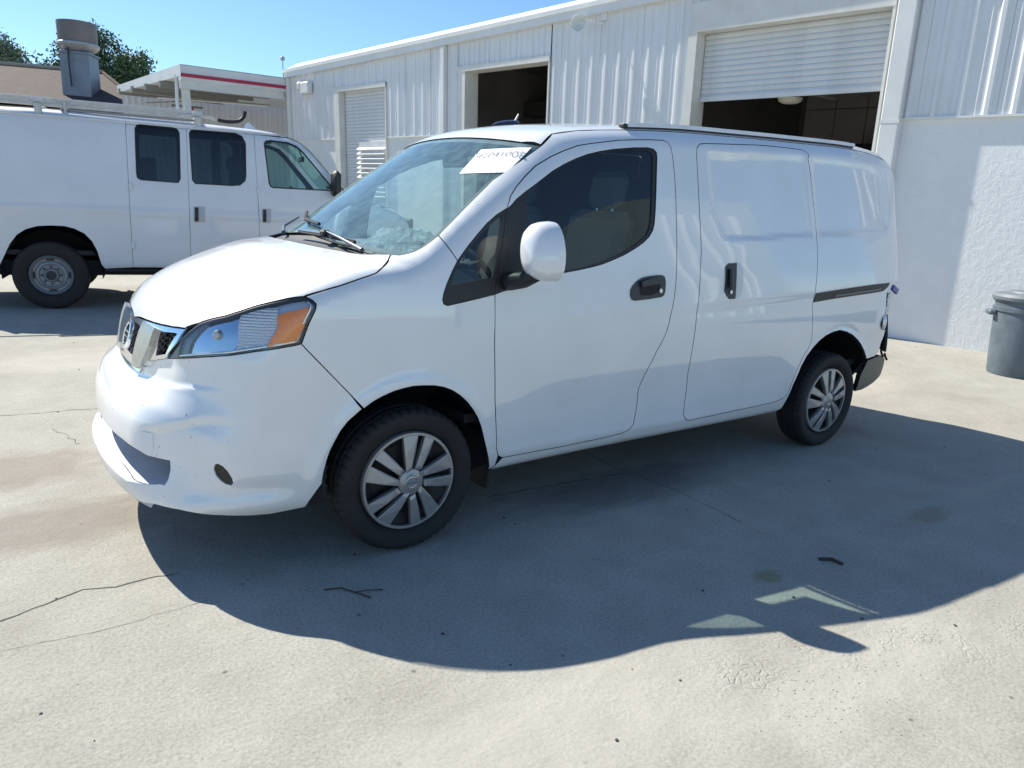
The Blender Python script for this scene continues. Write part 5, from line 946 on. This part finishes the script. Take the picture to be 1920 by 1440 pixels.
lb(MB().tube([(-.9, -.80, 2.245), (-.42, -.80, 2.245)], .022, 8), 'black_grip', BLACK, rk); lb(MB().box((.30, -.83, 2.17), (.02, .02, .12)), 'strap_post', RACKW, rk)
lb(MB().tube([(1.42, -.80, 2.19), (1.66, -.80, 2.215), (1.82, -.80, 2.18)], [.028, .02, .014], 8), 'release_lever', RACKW, rk); lb(MB().tube([(1.70, -.78, 2.20), (1.70, -.78, 2.38)], .008, 6), 'latch_pin', SILVER, rk)
hose = [(1.84, -.80, 2.18), (2.0, -.80, 2.172), (2.09, -.79, 2.195), (2.135, -.78, 2.245), (2.15, -.78, 2.32)]; lb(MB().tube(catmull(np.array(hose), 4, True)[:16], .022, 8), 'bent_rubber_grip', RUBBER, rk, auto=60)
lb(MB().add([(2.18, -.05, 2.11), (2.18, .05, 2.11), (2.42, .05, 2.10), (2.42, -.05, 2.10), (2.24, 0, 2.235), (2.28, 0, 2.235)], [(0, 1, 2, 3), (0, 4, 1), (1, 4, 5, 2), (2, 5, 3), (3, 5, 4, 0)]), 'shark_fin_antenna', PAINT2)
# ================================================================== METAL SERVICE BUILDING on the right
BO = np.array([7.92, .65, 0]); BD = np.array([-.18, .9836, .0024]); BN = np.array([-.98, -.18, -.031]); BU = np.array([-.03, -.008, 1.]);
BD /= np.linalg.norm(BD); BU /= np.linalg.norm(BU); BN /= np.linalg.norm(BN); BB = np.stack([BD, BN, BU], 1)
def bw(P):
    """(along the wall, out of the wall, up) -> world; the eave climbs a little towards the near end"""
    P = np.array(P, float); P[..., 2] += np.where(P[..., 2] > 3.9, np.clip(15.2 - P[..., 0], 0, 20) * .0248, 0); return P @ BB.T + BO
bld = thing('service_building', 'long white corrugated metal workshop building with roller doors behind the vans', 'building', tuple(bw([6, 0, 0])))
WALLM = nmat('white_metal_siding', (.72, .735, .75), .38, 0, .15, vary=.10, vscale=.9, detail=9); TRIMW = nmat('white_metal_trim', (.74, .75, .74), .42, vary=.10, vscale=2)
CREAM = nmat('cream_door_jamb', (.70, .70, .66), .5, vary=.12, vscale=3); SLATM = nmat('white_roller_slat', (.66, .68, .69), .42, vary=.14, vscale=3)
def bmb(m_): m_.V = [tuple(v) for v in bw(m_.V)]; return m_
def bbox(name, s0, s1, n0, n1, h0, h1, m, par=bld, bev=0.): return bmb(MB().box(((s0 + s1) / 2, (n0 + n1) / 2, (h0 + h1) / 2), (abs(s1 - s0), abs(n1 - n0), abs(h1 - h0)), bev=bev)).build(name, m, par)
EAVE = 4.17
def sheet(s0, s1, h0, h1, pitch=.267, phase=.10, par=bld, name='wall_sheet', m=WALLM, perp=None):
    """one profiled metal sheet: pan with trapezoid ribs, each rib with two small stiffeners between"""
    pts = [(s0, 0.)]; k0 = math.floor((s0 - phase) / pitch); s = k0 * pitch + phase
    while s < s1:
        for ds, nn in ((-.044, 0), (-.020, .026), (.020, .026), (.044, 0), (.098, 0), (.106, .007), (.114, .007), (.122, 0)):
            if s0 < s + ds < s1: pts.append((s + ds, nn))
        s += pitch
    pts.append((s1, 0.)); V = []; 
    for (a, n) in pts:
        for h in (h0, h1): V.append((a, n, h) if perp is None else (perp[0], perp[1] - a, h) if perp[2] else None)
    F = [(2 * i, 2 * i + 1, 2 * i + 3, 2 * i + 2) for i in range(len(pts) - 1)]
    if perp is not None: V = [(perp[0] - n, perp[1] - a, h) for (a, n) in pts for h in (h0, h1)]
    o = bmb(MB().add(V, F)).build(name, m, par, recalc=False); return o
def sheets(s0, s1, h0, h1, **k):
    w = .801; a = s0
    while a < s1 - 1e-3: b = min(a + w, s1); sheet(a + .0015, b - .0015, h0, h1, **k); a = b
LED = 2.60
doors = [(1.24, 3.82, 3.84), (6.62, 8.70, 3.70), (11.22, 12.98, 3.60)]
segs = [(-4, 1.24), (3.96, 6.58), (8.92, 11.20), (13.18, 15.2)]
for a, b in segs: sheets(a, b, LED, EAVE - .12)
for (a, b, t), x1 in zip(doors, (3.96, 8.92, 13.18)): sheets(a - .02 if a > 2 else a, x1, t + .09, EAVE - .12)
# lower wall, stucco on the right, smooth further on
STUC = nmat('white_stucco', (.80, .81, .81), .7, vary=.05, vscale=4)
t = STUC.node_tree; b_ = t.nodes['Principled BSDF']; tc = t.nodes['Texture Coordinate']; mpg = t.nodes.new('ShaderNodeMapping'); mpg.inputs['Scale'].default_value = (1, 1, .8); t.links.new(tc.outputs['Object'], mpg.inputs[0])
n1 = t.nodes.new('ShaderNodeTexNoise'); n1.inputs['Scale'].default_value = 15; n1.inputs['Detail'].default_value = 9; n1.inputs['Roughness'].default_value = .65; n1.inputs['Distortion'].default_value = .5; t.links.new(mpg.outputs[0], n1.inputs[0])
r1 = t.nodes.new('ShaderNodeValToRGB'); r1.color_ramp.elements[0].position = .46; r1.color_ramp.elements[1].position = .56; t.links.new(n1.outputs[0], r1.inputs[0])
n2 = t.nodes.new('ShaderNodeTexNoise'); n2.inputs['Scale'].default_value = 45; n2.inputs['Detail'].default_value = 4; t.links.new(mpg.outputs[0], n2.inputs[0])
ad = t.nodes.new('ShaderNodeMath'); ad.operation = 'MULTIPLY_ADD'; t.links.new(n2.outputs[0], ad.inputs[0]); ad.inputs[1].default_value = .35; t.links.new(r1.outputs[0], ad.inputs[2])
bp = t.nodes.new('ShaderNodeBump'); bp.inputs['Strength'].default_value = .3; bp.inputs['Distance'].default_value = .0045; t.links.new(ad.outputs[0], bp.inputs['Height']); t.links.new(bp.outputs[0], b_.inputs['Normal'])
bbox('stucco_wall', -4, 1.24, -.22, -.02, 0, LED - .02, STUC)
for a, b in segs[1:]: bbox('lower_wall', a, b, -.2, -.015, 0, LED - .02, TRIMW)
for a, b in segs: bbox('ledge_flashing', a, b - (.26 if a < 0 else 0), -.03, .028, LED - .022, LED + .004, TRIMW)
# fascia, gutter, roof
bbox('fascia', -4, 15.25, -.10, .115, EAVE - .13, EAVE + .02, TRIMW); bbox('gutter_lip', -4, 15.25, .115, .135, EAVE - .02, EAVE + .05, TRIMW)
bmb(MB().add([(-4, .12, EAVE + .03), (15.25, .12, EAVE + .03), (15.25, -.25, EAVE + .23), (-4, -.25, EAVE + .23), (15.25, -9, EAVE + .7), (-4, -9, EAVE + .7)], [(0, 1, 2, 3), (3, 2, 4, 5)])).build('roof', nmat('roof_metal', (.70, .71, .70), .45, vary=.1, vscale=1), bld)
# downspouts (one part each, with straps)
def spout(s0, s1, n, h0, h1):
    o = bbox('downspout', s0, s1, -.02, n, h0, h1, TRIMW, bev=.012)
    bbox('strap', s0 - .004, s1 + .004, -.02, n + .003, LED - .06, LED - .02, TRIMW, par=o)
spout(.95, 1.16, .125, .02, EAVE - .13); spout(9.22, 9.34, .11, .02, EAVE - .13); spout(15.10, 15.2, .10, .02, EAVE - .13)
# door surrounds
def surround(a, b, t, jw, deep=.30):
    bbox('door_jamb', b, b + jw, -deep, .035, 0, t + .09, CREAM); bbox('door_jamb', a - .03, a, -deep, .036, 0, t + .09, CREAM); bbox('door_head', a - .03, b + jw, -deep, .042, t, t + .092, CREAM)
surround(*doors[0], .14); surround(*doors[1], .21); surround(*doors[2], .20, .14)
# roller doors: every slat its own part
def roller(a, b, h0, h1, n, pitch, label=None):
    d = bbox('roller_door', a + .01, b - .01, n - .05, n - .04, h0 + .01, h1, SLATM); me = None; k = 0; h = h0
    inv = wloc(bld).inverted()
    while h < h1 - .01:
        if me is None:
            pr = [(0, .0), (.15, .006), (.5, .010), (.85, .007), (.97, .0), (1, -.004)]; V = [(s, n + y - .03, h + z * pitch) for s in (a, b) for z, y in pr]; m = len(pr); F = [(i, i + 1, i + 1 + m, i + m) for i in range(m - 1)]
            o = bmb(MB().add(V, F)).build('slat', SLATM, d, recalc=False); o.data.polygons.foreach_set('use_smooth', [True] * (m - 1)); me = o.data; base = h
        else:
            o = bpy.data.objects.new('slat', me); link(o, d); o.location = tuple(BU * (h - base))
        h += pitch
    bbox('bottom_bar', a, b, n - .05, n + .0, h0 - .03, h0 + .03, SLATM, par=d); return d
roller(1.25, 3.81, 2.97, 3.84, -.16, .072); roller(11.24, 12.96, .03, 3.60, -.10, .072)
# louvred vent in the far door
lv = bbox('door_vent', 11.30, 12.35, -.11, -.06, 1.35, 2.52, SLATM)
for k in range(11):
    h = 1.40 + k * .10; bmb(MB().add([(11.30, -.05, h), (12.35, -.05, h), (12.35, .02, h - .045), (11.30, .02, h - .045), (11.30, -.05, h - .01), (12.35, -.05, h - .01), (12.35, .02, h - .055), (11.30, .02, h - .055)], [(0, 1, 2, 3), (7, 6, 5, 4), (3, 2, 6, 7), (0, 4, 5, 1), (0, 3, 7, 4), (1, 5, 6, 2)])).build('vent_blade', TRIMW, lv)
# interior of the bays
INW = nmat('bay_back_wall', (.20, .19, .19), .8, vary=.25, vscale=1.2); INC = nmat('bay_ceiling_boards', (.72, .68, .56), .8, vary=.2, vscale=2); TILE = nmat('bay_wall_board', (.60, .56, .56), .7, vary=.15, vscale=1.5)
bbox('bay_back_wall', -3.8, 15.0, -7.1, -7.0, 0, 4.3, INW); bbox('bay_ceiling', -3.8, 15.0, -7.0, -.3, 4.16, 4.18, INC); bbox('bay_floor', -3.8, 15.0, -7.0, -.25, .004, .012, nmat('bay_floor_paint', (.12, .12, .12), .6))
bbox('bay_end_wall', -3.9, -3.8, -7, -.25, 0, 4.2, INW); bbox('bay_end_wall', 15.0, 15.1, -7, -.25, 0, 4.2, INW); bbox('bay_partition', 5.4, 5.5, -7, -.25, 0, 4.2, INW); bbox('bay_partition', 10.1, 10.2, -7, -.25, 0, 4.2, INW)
bbox('rear_wall', -4, 15.2, -9.0, -8.9, 0, 4.6, TRIMW)
for k in range(13): bbox('wall_board', -3.3 + k * .66, -3.3 + k * .66 + .64, -6.98, -6.95, 2.35 if k < 12 else 2.2, 3.45, TILE)
for k in range(13): bbox('wall_board', -3.3 + k * .66, -3.3 + k * .66 + .64, -6.98, -6.95, 3.47, 4.0, TILE)
bbox('wall_board', 5.44, 5.45, -6.5, -1.0, 0, 3.2, TILE)
for s in (-1.5, 1.0, 3.2, 6.5, 8.6): bbox('bay_post', s, s + .16, -6.0, -5.84, 0, 4.1, nmat('bay_post_steel', (.03, .035, .05), .6))
for s in (2.0, 7.2): bbox('tool_rack', s, s + 1.8, -6.6, -6.2, 0, 2.7, nmat('rack_blue_black', (.02, .022, .035), .6))
for s in (6.2, 7.4, 8.6): bbox('roof_beam', s, s + .12, -7, -.4, 3.85, 4.1, nmat('beam_dark', (.05, .05, .05), .7))
bbox('duct', 5.5, 10.1, -3.4, -3.0, 3.2, 3.5, nmat('beam_dark', (.05, .05, .05), .7))
def pendant(s, n, h, r, label):
    p = thing('bay_lamp', label, 'lamp', tuple(bw([s, n, h])), group=None); w_ = bw([s, n, h])
    MB().lathe([(.02, .12), (.06, .10), (r, .0), (r * .96, -.01)], w_, 'z', 24).build('shade', nmat('lamp_enamel', (.7, .72, .66), .4), p, auto=50); MB().lathe([(r * .95, -.012), (r * .9, -.035), (r * .6, -.06), (.001, -.07)], w_, 'z', 24).build('diffuser', nmat('milky_diffuser', (.55, .56, .47), .4), p, auto=60)
    MB().tube([w_ + [0, 0, .1], [w_[0], w_[1], 4.1]], .012, 6).build('hanger', DARKST, p); return p
pendant(2.72, -.75, 2.98, .17, 'round milky lamp just under the half raised roller door')
pendant(.75, -2.0, 2.62, .20, 'white dome lamp hanging deep inside the right bay')
w_ = bw([2.25, -.8, 3.0]); MB().box(w_, (.5, .06, .06), bev=.01).build('lamp_arm', GREYP, bld)
w_ = bw([6.9, -.9, 3.52]); bmb(MB().tube([(6.62, -.9, 3.48), (7.0, -.9, 3.52)], .03, 8)).build('door_opener_tube', BLACK, bld)
# fixtures on the wall
fl = thing('wall_floodlight', 'round white dish floodlight on a bracket under the eave', 'light', tuple(bw([5.6, .03, 3.905])))
m_ = MB().lathe([(.0001, .10), (.05, .09), (.10, .045), (.125, .0), (.118, -.004), (.09, .03), (.001, .07)], (0, 0, 0), 'z', 28); Rr = np.array((Vector((-.85, -.50, -.15))).to_track_quat('Z', 'Y').to_matrix()) @ np.diag([1, 1, -1.]); cc = bw([5.78, .30, 3.905]); m_.V = [tuple(Rr @ np.array(v) + cc) for v in m_.V]; m_.build('dish', nmat('dish_white', (.66, .70, .68), .35), fl, auto=50)
MB().tube([cc, bw([5.60, .16, 3.925]), bw([5.5, .02, 3.905])], .014, 8).build('bracket', TRIMW, fl); bmb(MB().box((5.48, .045, 4.0), (.10, .05, .12), bev=.01)).build('junction_box', TRIMW, fl)
al = thing('wall_alarm_box', 'small white alarm box near the far building corner', 'alarm box', tuple(bw([14.35, .03, 3.75]))); bmb(MB().box((14.25, .10, 3.75), (.36, .14, .26), bev=.02)).build('cabinet', TRIMW, al); bmb(MB().box((14.5, .12, 3.80), (.16, .12, .20), bev=.04)).build('lamp_head', CREAM, al)
se = thing('roof_sensor', 'thin pole with a small sensor at the far eave corner', 'sensor', tuple(bw([15.25, .1, 4.1]))); bmb(MB().tube([(15.25, .12, 3.6), (15.25, .12, 4.42)], .012, 6)).build('pole', nmat('pole_grey', (.3, .32, .34), .5), se); bmb(MB().box((15.25, .12, 4.47), (.09, .09, .10), bev=.02)).build('head', MATS['pole_grey'], se)
# ---- canopy with a red stripe at the far end
cn = thing('loading_canopy', 'open white canopy with a red stripe on its fascia beyond the work van', 'canopy', tuple(bw([15.3, 1.3, 0])))
RED = nmat('red_stripe_paint', (.46, .03, .07), .5, vary=.12, vscale=6)
bbox('fascia_top', 15.22, 15.34, 0, 2.62, 3.86, 4.03, TRIMW, cn); bbox('stripe', 15.20, 15.33, .0, 2.60, 3.79, 3.862, RED, cn); bbox('fascia_bottom', 15.22, 15.34, 0, 2.62, 3.72, 3.79, TRIMW, cn); bbox('beam', 15.26, 15.40, 0, 2.60, 3.55, 3.72, CREAM, cn)
bmb(MB().add([(15.2, 2.62, 4.04), (15.2, 0, 4.04), (19.1, -3.0, 3.85), (19.1, 2.68, 3.84), (15.2, 2.62, 3.80), (19.1, 2.68, 3.68), (15.2, 0, 3.80), (19.1, -3.0, 3.68)], [(0, 1, 2, 3), (0, 3, 5, 4), (4, 5, 7, 6)])).build('canopy_roof', TRIMW, cn)
for (s, n) in ((15.36, 2.48),): bbox('column', s, s + .13, n - .10, n + .05, 0, 3.75, CREAM, cn)
bmb(MB().tube([(15.5, 2.60, 3.85), (15.5, 2.63, 3.3), (15.5, 2.62, .1)], .04, 8)).build('downpipe', TRIMW, cn)
for s in (16.2, 17.1, 18.0, 18.9): bbox('purlin', s, s + .10, .0, 2.7, 3.62, 3.76, nmat('purlin_grey', (.22, .22, .2), .6), cn)
bmb(MB().tube([(16.0, .1, 3.45), (17, 1.2, 3.52), (18, 2.4, 3.40)], .015, 6)).build('conduit', MATS['purlin_grey'], cn); bmb(MB().tube([(15.8, .3, 3.40), (17.5, 2.3, 3.50)], .018, 6)).build('tube_lamp', CREAM, cn)
bw2 = thing('rear_annex_wall', 'shaded corrugated white wall seen under the canopy', 'wall', tuple(bw([19.5, 0, 0])))
a = -2.45
while a < 3.2:
    sheet(a, a + .80, 0, 3.80, par=bw2, perp=(19.5, 0, True), pitch=.16, phase=.08); a += .801
bw3 = thing('far_annex', 'low cream annex wall beyond the canopy', 'building', tuple(bw([26, 3, 0]))); bbox('annex_wall', 26, 26.3, -2, 9, 0, 3.4, CREAM, bw3); bbox('annex_band', 25.95, 26.35, -2.05, 9.05, 3.4, 3.55, TRIMW, bw3)
# junk under the canopy
jk = thing('pipe_stand', 'dark metal pipe stand under the canopy behind the rack', 'stand', tuple(bw([16.8, 2.1, 0]))); bmb(MB().tube([(16.8, 2.1, 0), (16.8, 2.1, 3.35)], .03, 6).tube([(16.8, 2.25, 3.3), (16.8, 1.5, 3.3)], .025, 6).tube([(16.8, 1.9, 3.1), (16.8, 1.9, 3.3)], .05, 6)).build('frame', GREYP, jk); bmb(MB().tube([(16.8, 1.75, 3.1), (16.8, 1.75, 3.28)], .03, 6)).build('valve', RED, jk)
# ================================================================== BROWN ROOFED HOUSE + exhaust fan
hs = thing('brown_roof_house', 'low building with a brown shingle roof behind the work van', 'house', (-3, 27, 0))
RA_ = np.array([[-11, 31.6, 5.0], [2.25, 25.55, 4.85], [2.95, 21.6, 3.45], [-11, 27.3, 3.5]]); RB_ = np.array([[-11, 35, 3.5], [4.5, 29.5, 3.5]])
BROWN = nmat('brown_shingle', (.080, .055, .048), .85, vary=.25, vscale=3, bump=.6, bscale=22, bdist=.02)
MB().add([*RA_, *RB_], [(0, 3, 2, 1), (0, 1, 5, 4), (1, 2, 5)]).build('roof', BROWN, hs); d_ = RA_[1] - RA_[0]
V = []; F = []; rows = 0
for k in range(rows):
    a0 = RA_[0] + (RA_[3] - RA_[0]) * k / rows; b0 = RA_[1] + (RA_[2] - RA_[1]) * k / rows; a1 = RA_[0] + (RA_[3] - RA_[0]) * (k + 1) / rows; b1 = RA_[1] + (RA_[2] - RA_[1]) * (k + 1) / rows
    up = np.array([0, 0, .02]); n = len(V); V += [a0 + up * .2, b0 + up * .2, b1 + up * 1.4, a1 + up * 1.4, b1, a1]; F += [(n, n + 3, n + 2, n + 1), (n + 3, n + 5, n + 4, n + 2)]
MB().tube([RA_[0] + [0, 0, .04], RA_[1] + [0, 0, .04]], .06, 6).build('ridge_cap', nmat('ridge_cream', (.42, .38, .32), .7), hs); MB().tube([RA_[1] + [0, 0, .02], RA_[2] + [0, 0, .02]], .05, 6).build('hip_cap', BROWN, hs)
MB().prism([(-10.8, 28), (2.6, 22.4), (4.2, 29.2), (-10.8, 34.6)], 0, 3.42, 2).build('wall', nmat('beige_wall', (.45, .42, .36), .8), hs)
fn = thing('exhaust_fan', 'grey mushroom exhaust fan with a tall drum on the brown roof', 'exhaust fan', (1.42, 23.7, 4.0)); fc = np.array([1.43, 23.75, 0])
MB().box(fc + [0, 0, 4.30], (.80, .80, 1.5), R=np.array(Matrix.Rotation(-.45, 3, 'Z')), bev=.01).build('curb', nmat('galvanised', (.20, .235, .29), .45, .4, vary=.2, vscale=3), fn)
MB().box(fc + [0, 0, 5.07], (.90, .90, .05), R=np.array(Matrix.Rotation(-.45, 3, 'Z'))).build('curb_cap', MATS['galvanised'], fn)
MB().lathe([(.34, 5.09), (.38, 5.14), (.50, 5.20), (.58, 5.30), (.57, 5.36), (.50, 5.40)], fc, 'z', 36).build('bowl', nmat('fan_aluminium', (.46, .46, .45), .4, .5, vary=.25, vscale=4), fn, auto=40)
MB().lathe([(.50, 5.36), (.525, 5.42), (.535, 5.95), (.50, 5.96), (.0001, 5.97)], fc, 'z', 36).build('drum', nmat('drum_grey', (.15, .14, .15), .5, .2, vary=.15, vscale=4), fn, auto=40)
MB().tube([fc + [-.30, -.36, 5.3], fc + [-.32, -.42, 4.9], fc + [-.30, -.42, 4.1]], .025, 6).build('cable_conduit', DARKST, fn)
# ================================================================== trees beyond
def leafmat(name, a, b):
    return nmat(name, a, .6, col2=b, vscale=1.2)
def tree(label, base, H, crowns, nleaf, size, m, seed, trunk_r=.22):
    r = np.random.default_rng(seed); T = thing('tree', label, 'tree', base, group=None); B_ = np.array(base, float)
    BK = nmat('bark', (.09, .075, .06), .9, vary=.3, vscale=8); MB().tube([B_, B_ + [.1, 0, H * .3], B_ + [0, .1, H * .62]], [trunk_r, trunk_r * .7, trunk_r * .45], 10).build('trunk', BK, T, auto=60)
    lm = MB(); 
    for (c, rad) in crowns: lm.tube([B_ + [0, .05, H * .45], (B_ + [0, 0, H * .55]) * .5 + np.array(c) * .5, c], [trunk_r * .4, trunk_r * .22, .03], 6)
    lm.build('limb', BK, T); V = []; F = []
    tot = sum(rad[0] * rad[1] * rad[2] for _, rad in crowns)
    for (c, rad) in crowns:
        k = int(nleaf * rad[0] * rad[1] * rad[2] / tot); nc = max(6, k // 45); cc = r.normal(0, 1, (nc, 3)); cc /= np.linalg.norm(cc, axis=1)[:, None]; cc *= (r.random((nc, 1)) ** .4); cl = np.array(c) + cc * rad
        q = cl[r.integers(0, nc, k)] + r.normal(0, 1, (k, 3)) * size * 2.2
        d1 = r.normal(0, 1, (k, 3)); d1 /= np.linalg.norm(d1, axis=1)[:, None]; d2 = np.cross(d1, r.normal(0, 1, (k, 3))); d2 /= np.linalg.norm(d2, axis=1)[:, None]; s = size * (.6 + .8 * r.random((k, 1)))
        n = len(V); V += np.stack([q - d1 * s, q - d2 * s * .45, q + d1 * s, q + d2 * s * .45], 1).reshape(-1, 3).tolist(); F += [(n + 4 * i, n + 4 * i + 1, n + 4 * i + 2, n + 4 * i + 3) for i in range(k)]
    mk('crown', V, F, m, T); return T
def atd(px, py, d):
    r_ = _f + _r * ((px - 960) / 1370.4) - _u * ((py - 720) / 1370.4); return np.array(M.translation + r_ * d)
LG = leafmat('green_leaves', (.10, .17, .06), (.045, .085, .045)); LG2 = leafmat('pale_leaves', (.22, .27, .16), (.12, .17, .10))
tree('leafy dark green tree just right of the roof exhaust fan', (5.6, 44.6, 0), 9, [((4.55, 45.2, 8.6), (1.0, 1.0, .9)), ((5.2, 44.8, 7.4), (1.2, 1.2, .9)), ((6.1, 44.3, 7.55), (1.1, 1.0, .8)), ((6.4, 44.2, 6.7), (.8, .8, .8)), ((5.9, 44.4, 6.3), (1.3, 1.2, .8)), ((3.3, 46, 7.8), (.9, .9, 1.0)), ((2.6, 46.2, 7.0), (.8, .8, .8)), ((4.2, 45.4, 6.6), (1.5, 1.3, 1.0))], 15000, .10, LG, 3)
tree('pale hazy tree above the brown roof at the left edge', (.6, 48, 0), 9, [((-.3, 48.4, 8.0), (1.3, 1.2, 1.0)), ((.4, 48.1, 7.6), (1.0, 1.0, 1.0)), ((1.3, 47.6, 7.1), (.9, .9, .7)), ((-1.4, 49, 7.9), (1.4, 1.2, 1.2)), ((2.1, 47.2, 6.7), (.6, .6, .4))], 12000, .09, LG2, 5)
# ================================================================== trash bin and debris
tb = thing('trash_bin', 'round grey plastic trash bin with a lid by the stucco wall', 'trash bin', (6.92, -.42, 0)); BINM = nmat('weathered_bin_plastic', (.13, .17, .205), .55, vary=.3, vscale=6)
bc = (6.92, -.42, 0)
MB().lathe([(.0001, .012), (.235, .012), (.245, .0), (.255, .03), (.275, .30), (.290, .62), (.305, .625), (.308, .665), (.294, .67), (.298, .715), (.315, .72), (.315, .755), (.29, .76)], bc, 'z', 48).build('body', BINM, tb, auto=35)
MB().lathe([(.325, .735), (.330, .765), (.31, .79), (.26, .80), (.20, .805), (.19, .82), (.0001, .83)], bc, 'z', 48).build('lid', nmat('bin_lid_plastic', (.17, .20, .23), .55, vary=.2, vscale=9), tb, auto=35)
for a in (2.2, 5.3): MB().box(np.array(bc) + [.32 * math.cos(a), .32 * math.sin(a), .60], (.07, .14, .05), R=np.array(Matrix.Rotation(a, 3, 'Z')), bev=.015).build('handle', BINM, tb)
TW = nmat('dry_twig', (.06, .045, .035), .9)
def twig(pts, r, label): o = MB().tube(pts, r, 5).build('twig', TW); tag(o, label, 'twig')
twig([(-.418, -.978, .004), (-.363, -1.005, .008), (-.324, -1.062, .005), (-.295, -1.113, .004)], .0028, 'thin dark twig on the shaded concrete below the front wheel')
twig([(-.325, -1.053, .006), (-.28, -1.07, .008), (-.233, -1.084, .004)], .0020, 'short side twig branching off right of the thin dark twig')
twig([(1.466, -1.774, .006), (1.509, -1.809, .010), (1.514, -1.855, .005)], .0075, 'short dark twig in the van shadow towards the right')
SHADE_BITS = []
r = random.Random(11)
PEB = nmat('dark_pebble', (.10, .09, .085), .85, vary=.4, vscale=90)
V = []; F = []
def pebble(m_, x, y, s, rr):
    vs = []; 
    for z, q in ((0, .8), (.45, 1.), (.8, .55)):
        for k in range(6): a = k * 1.047 + rr.random() * .4; vs.append((x + s * q * math.cos(a) * (.7 + .5 * rr.random()), y + s * q * math.sin(a) * (.7 + .5 * rr.random()), s * z * .8))
    m_.add(vs, [(i, (i + 1) % 6, (i + 1) % 6 + 6, i + 6) for i in range(6)] + [(i + 6, (i + 1) % 6 + 6, (i + 1) % 6 + 12, i + 12) for i in range(6)] + [tuple(range(12, 18))])
pm = MB()
for k in range(420): pebble(pm, r.uniform(-3, 8), r.uniform(-3.2, 5), r.choice([.002, .003, .003, .005, .007]), r)
tag(pm.build('grit', PEB), 'fine scattered grit and tiny stones on the concrete', 'grit', kind='stuff')
gl = MB()
for k in range(380): cx_ = r.choice([.55, .72, 1.02, 1.25, 1.6, 1.85]); pebble(gl, cx_ + r.gauss(0, .10), -2.33 + .05 * cx_ + r.gauss(0, .075), r.choice([.0018, .0025, .0035]), r)
tag(gl.build('sand_crumbs', nmat('pale_sand', (.36, .345, .30), .9)), 'pale crumbs of sand along the shadow edge in the foreground', 'sand', kind='stuff')
print('scene built', len(bpy.data.objects))

# unseen shed added behind the camera, outline and colour set for its window reflection
sh = thing('reflection_shed', 'unseen shed added behind the camera for its reflection in the van window', 'shed', (10, -13, 0)); 
SHW = nmat('shed_blue_grey', (.24, .34, .38), .6, vary=.15, vscale=.5)
MB().prism([(7, 0), (7, 2.8), (8.4, 3.9), (9.8, 5.2), (11, 6.2), (12.4, 7.1), (14, 7.7), (16, 8.0), (20, 8.0), (20, 0)], -13.4, -13.0, 1).build('wall', SHW, sh)
for k in range(14): MB().box((9.6, -12.97, 2.6 + k * .20), (1.5, .08, .08)).build('louvre', TRIMW, sh)
for k in range(5): MB().box((15.2 + k * .8, -12.9, 3.6), (.26, .3, 7.2)).build('post', TRIMW, sh)
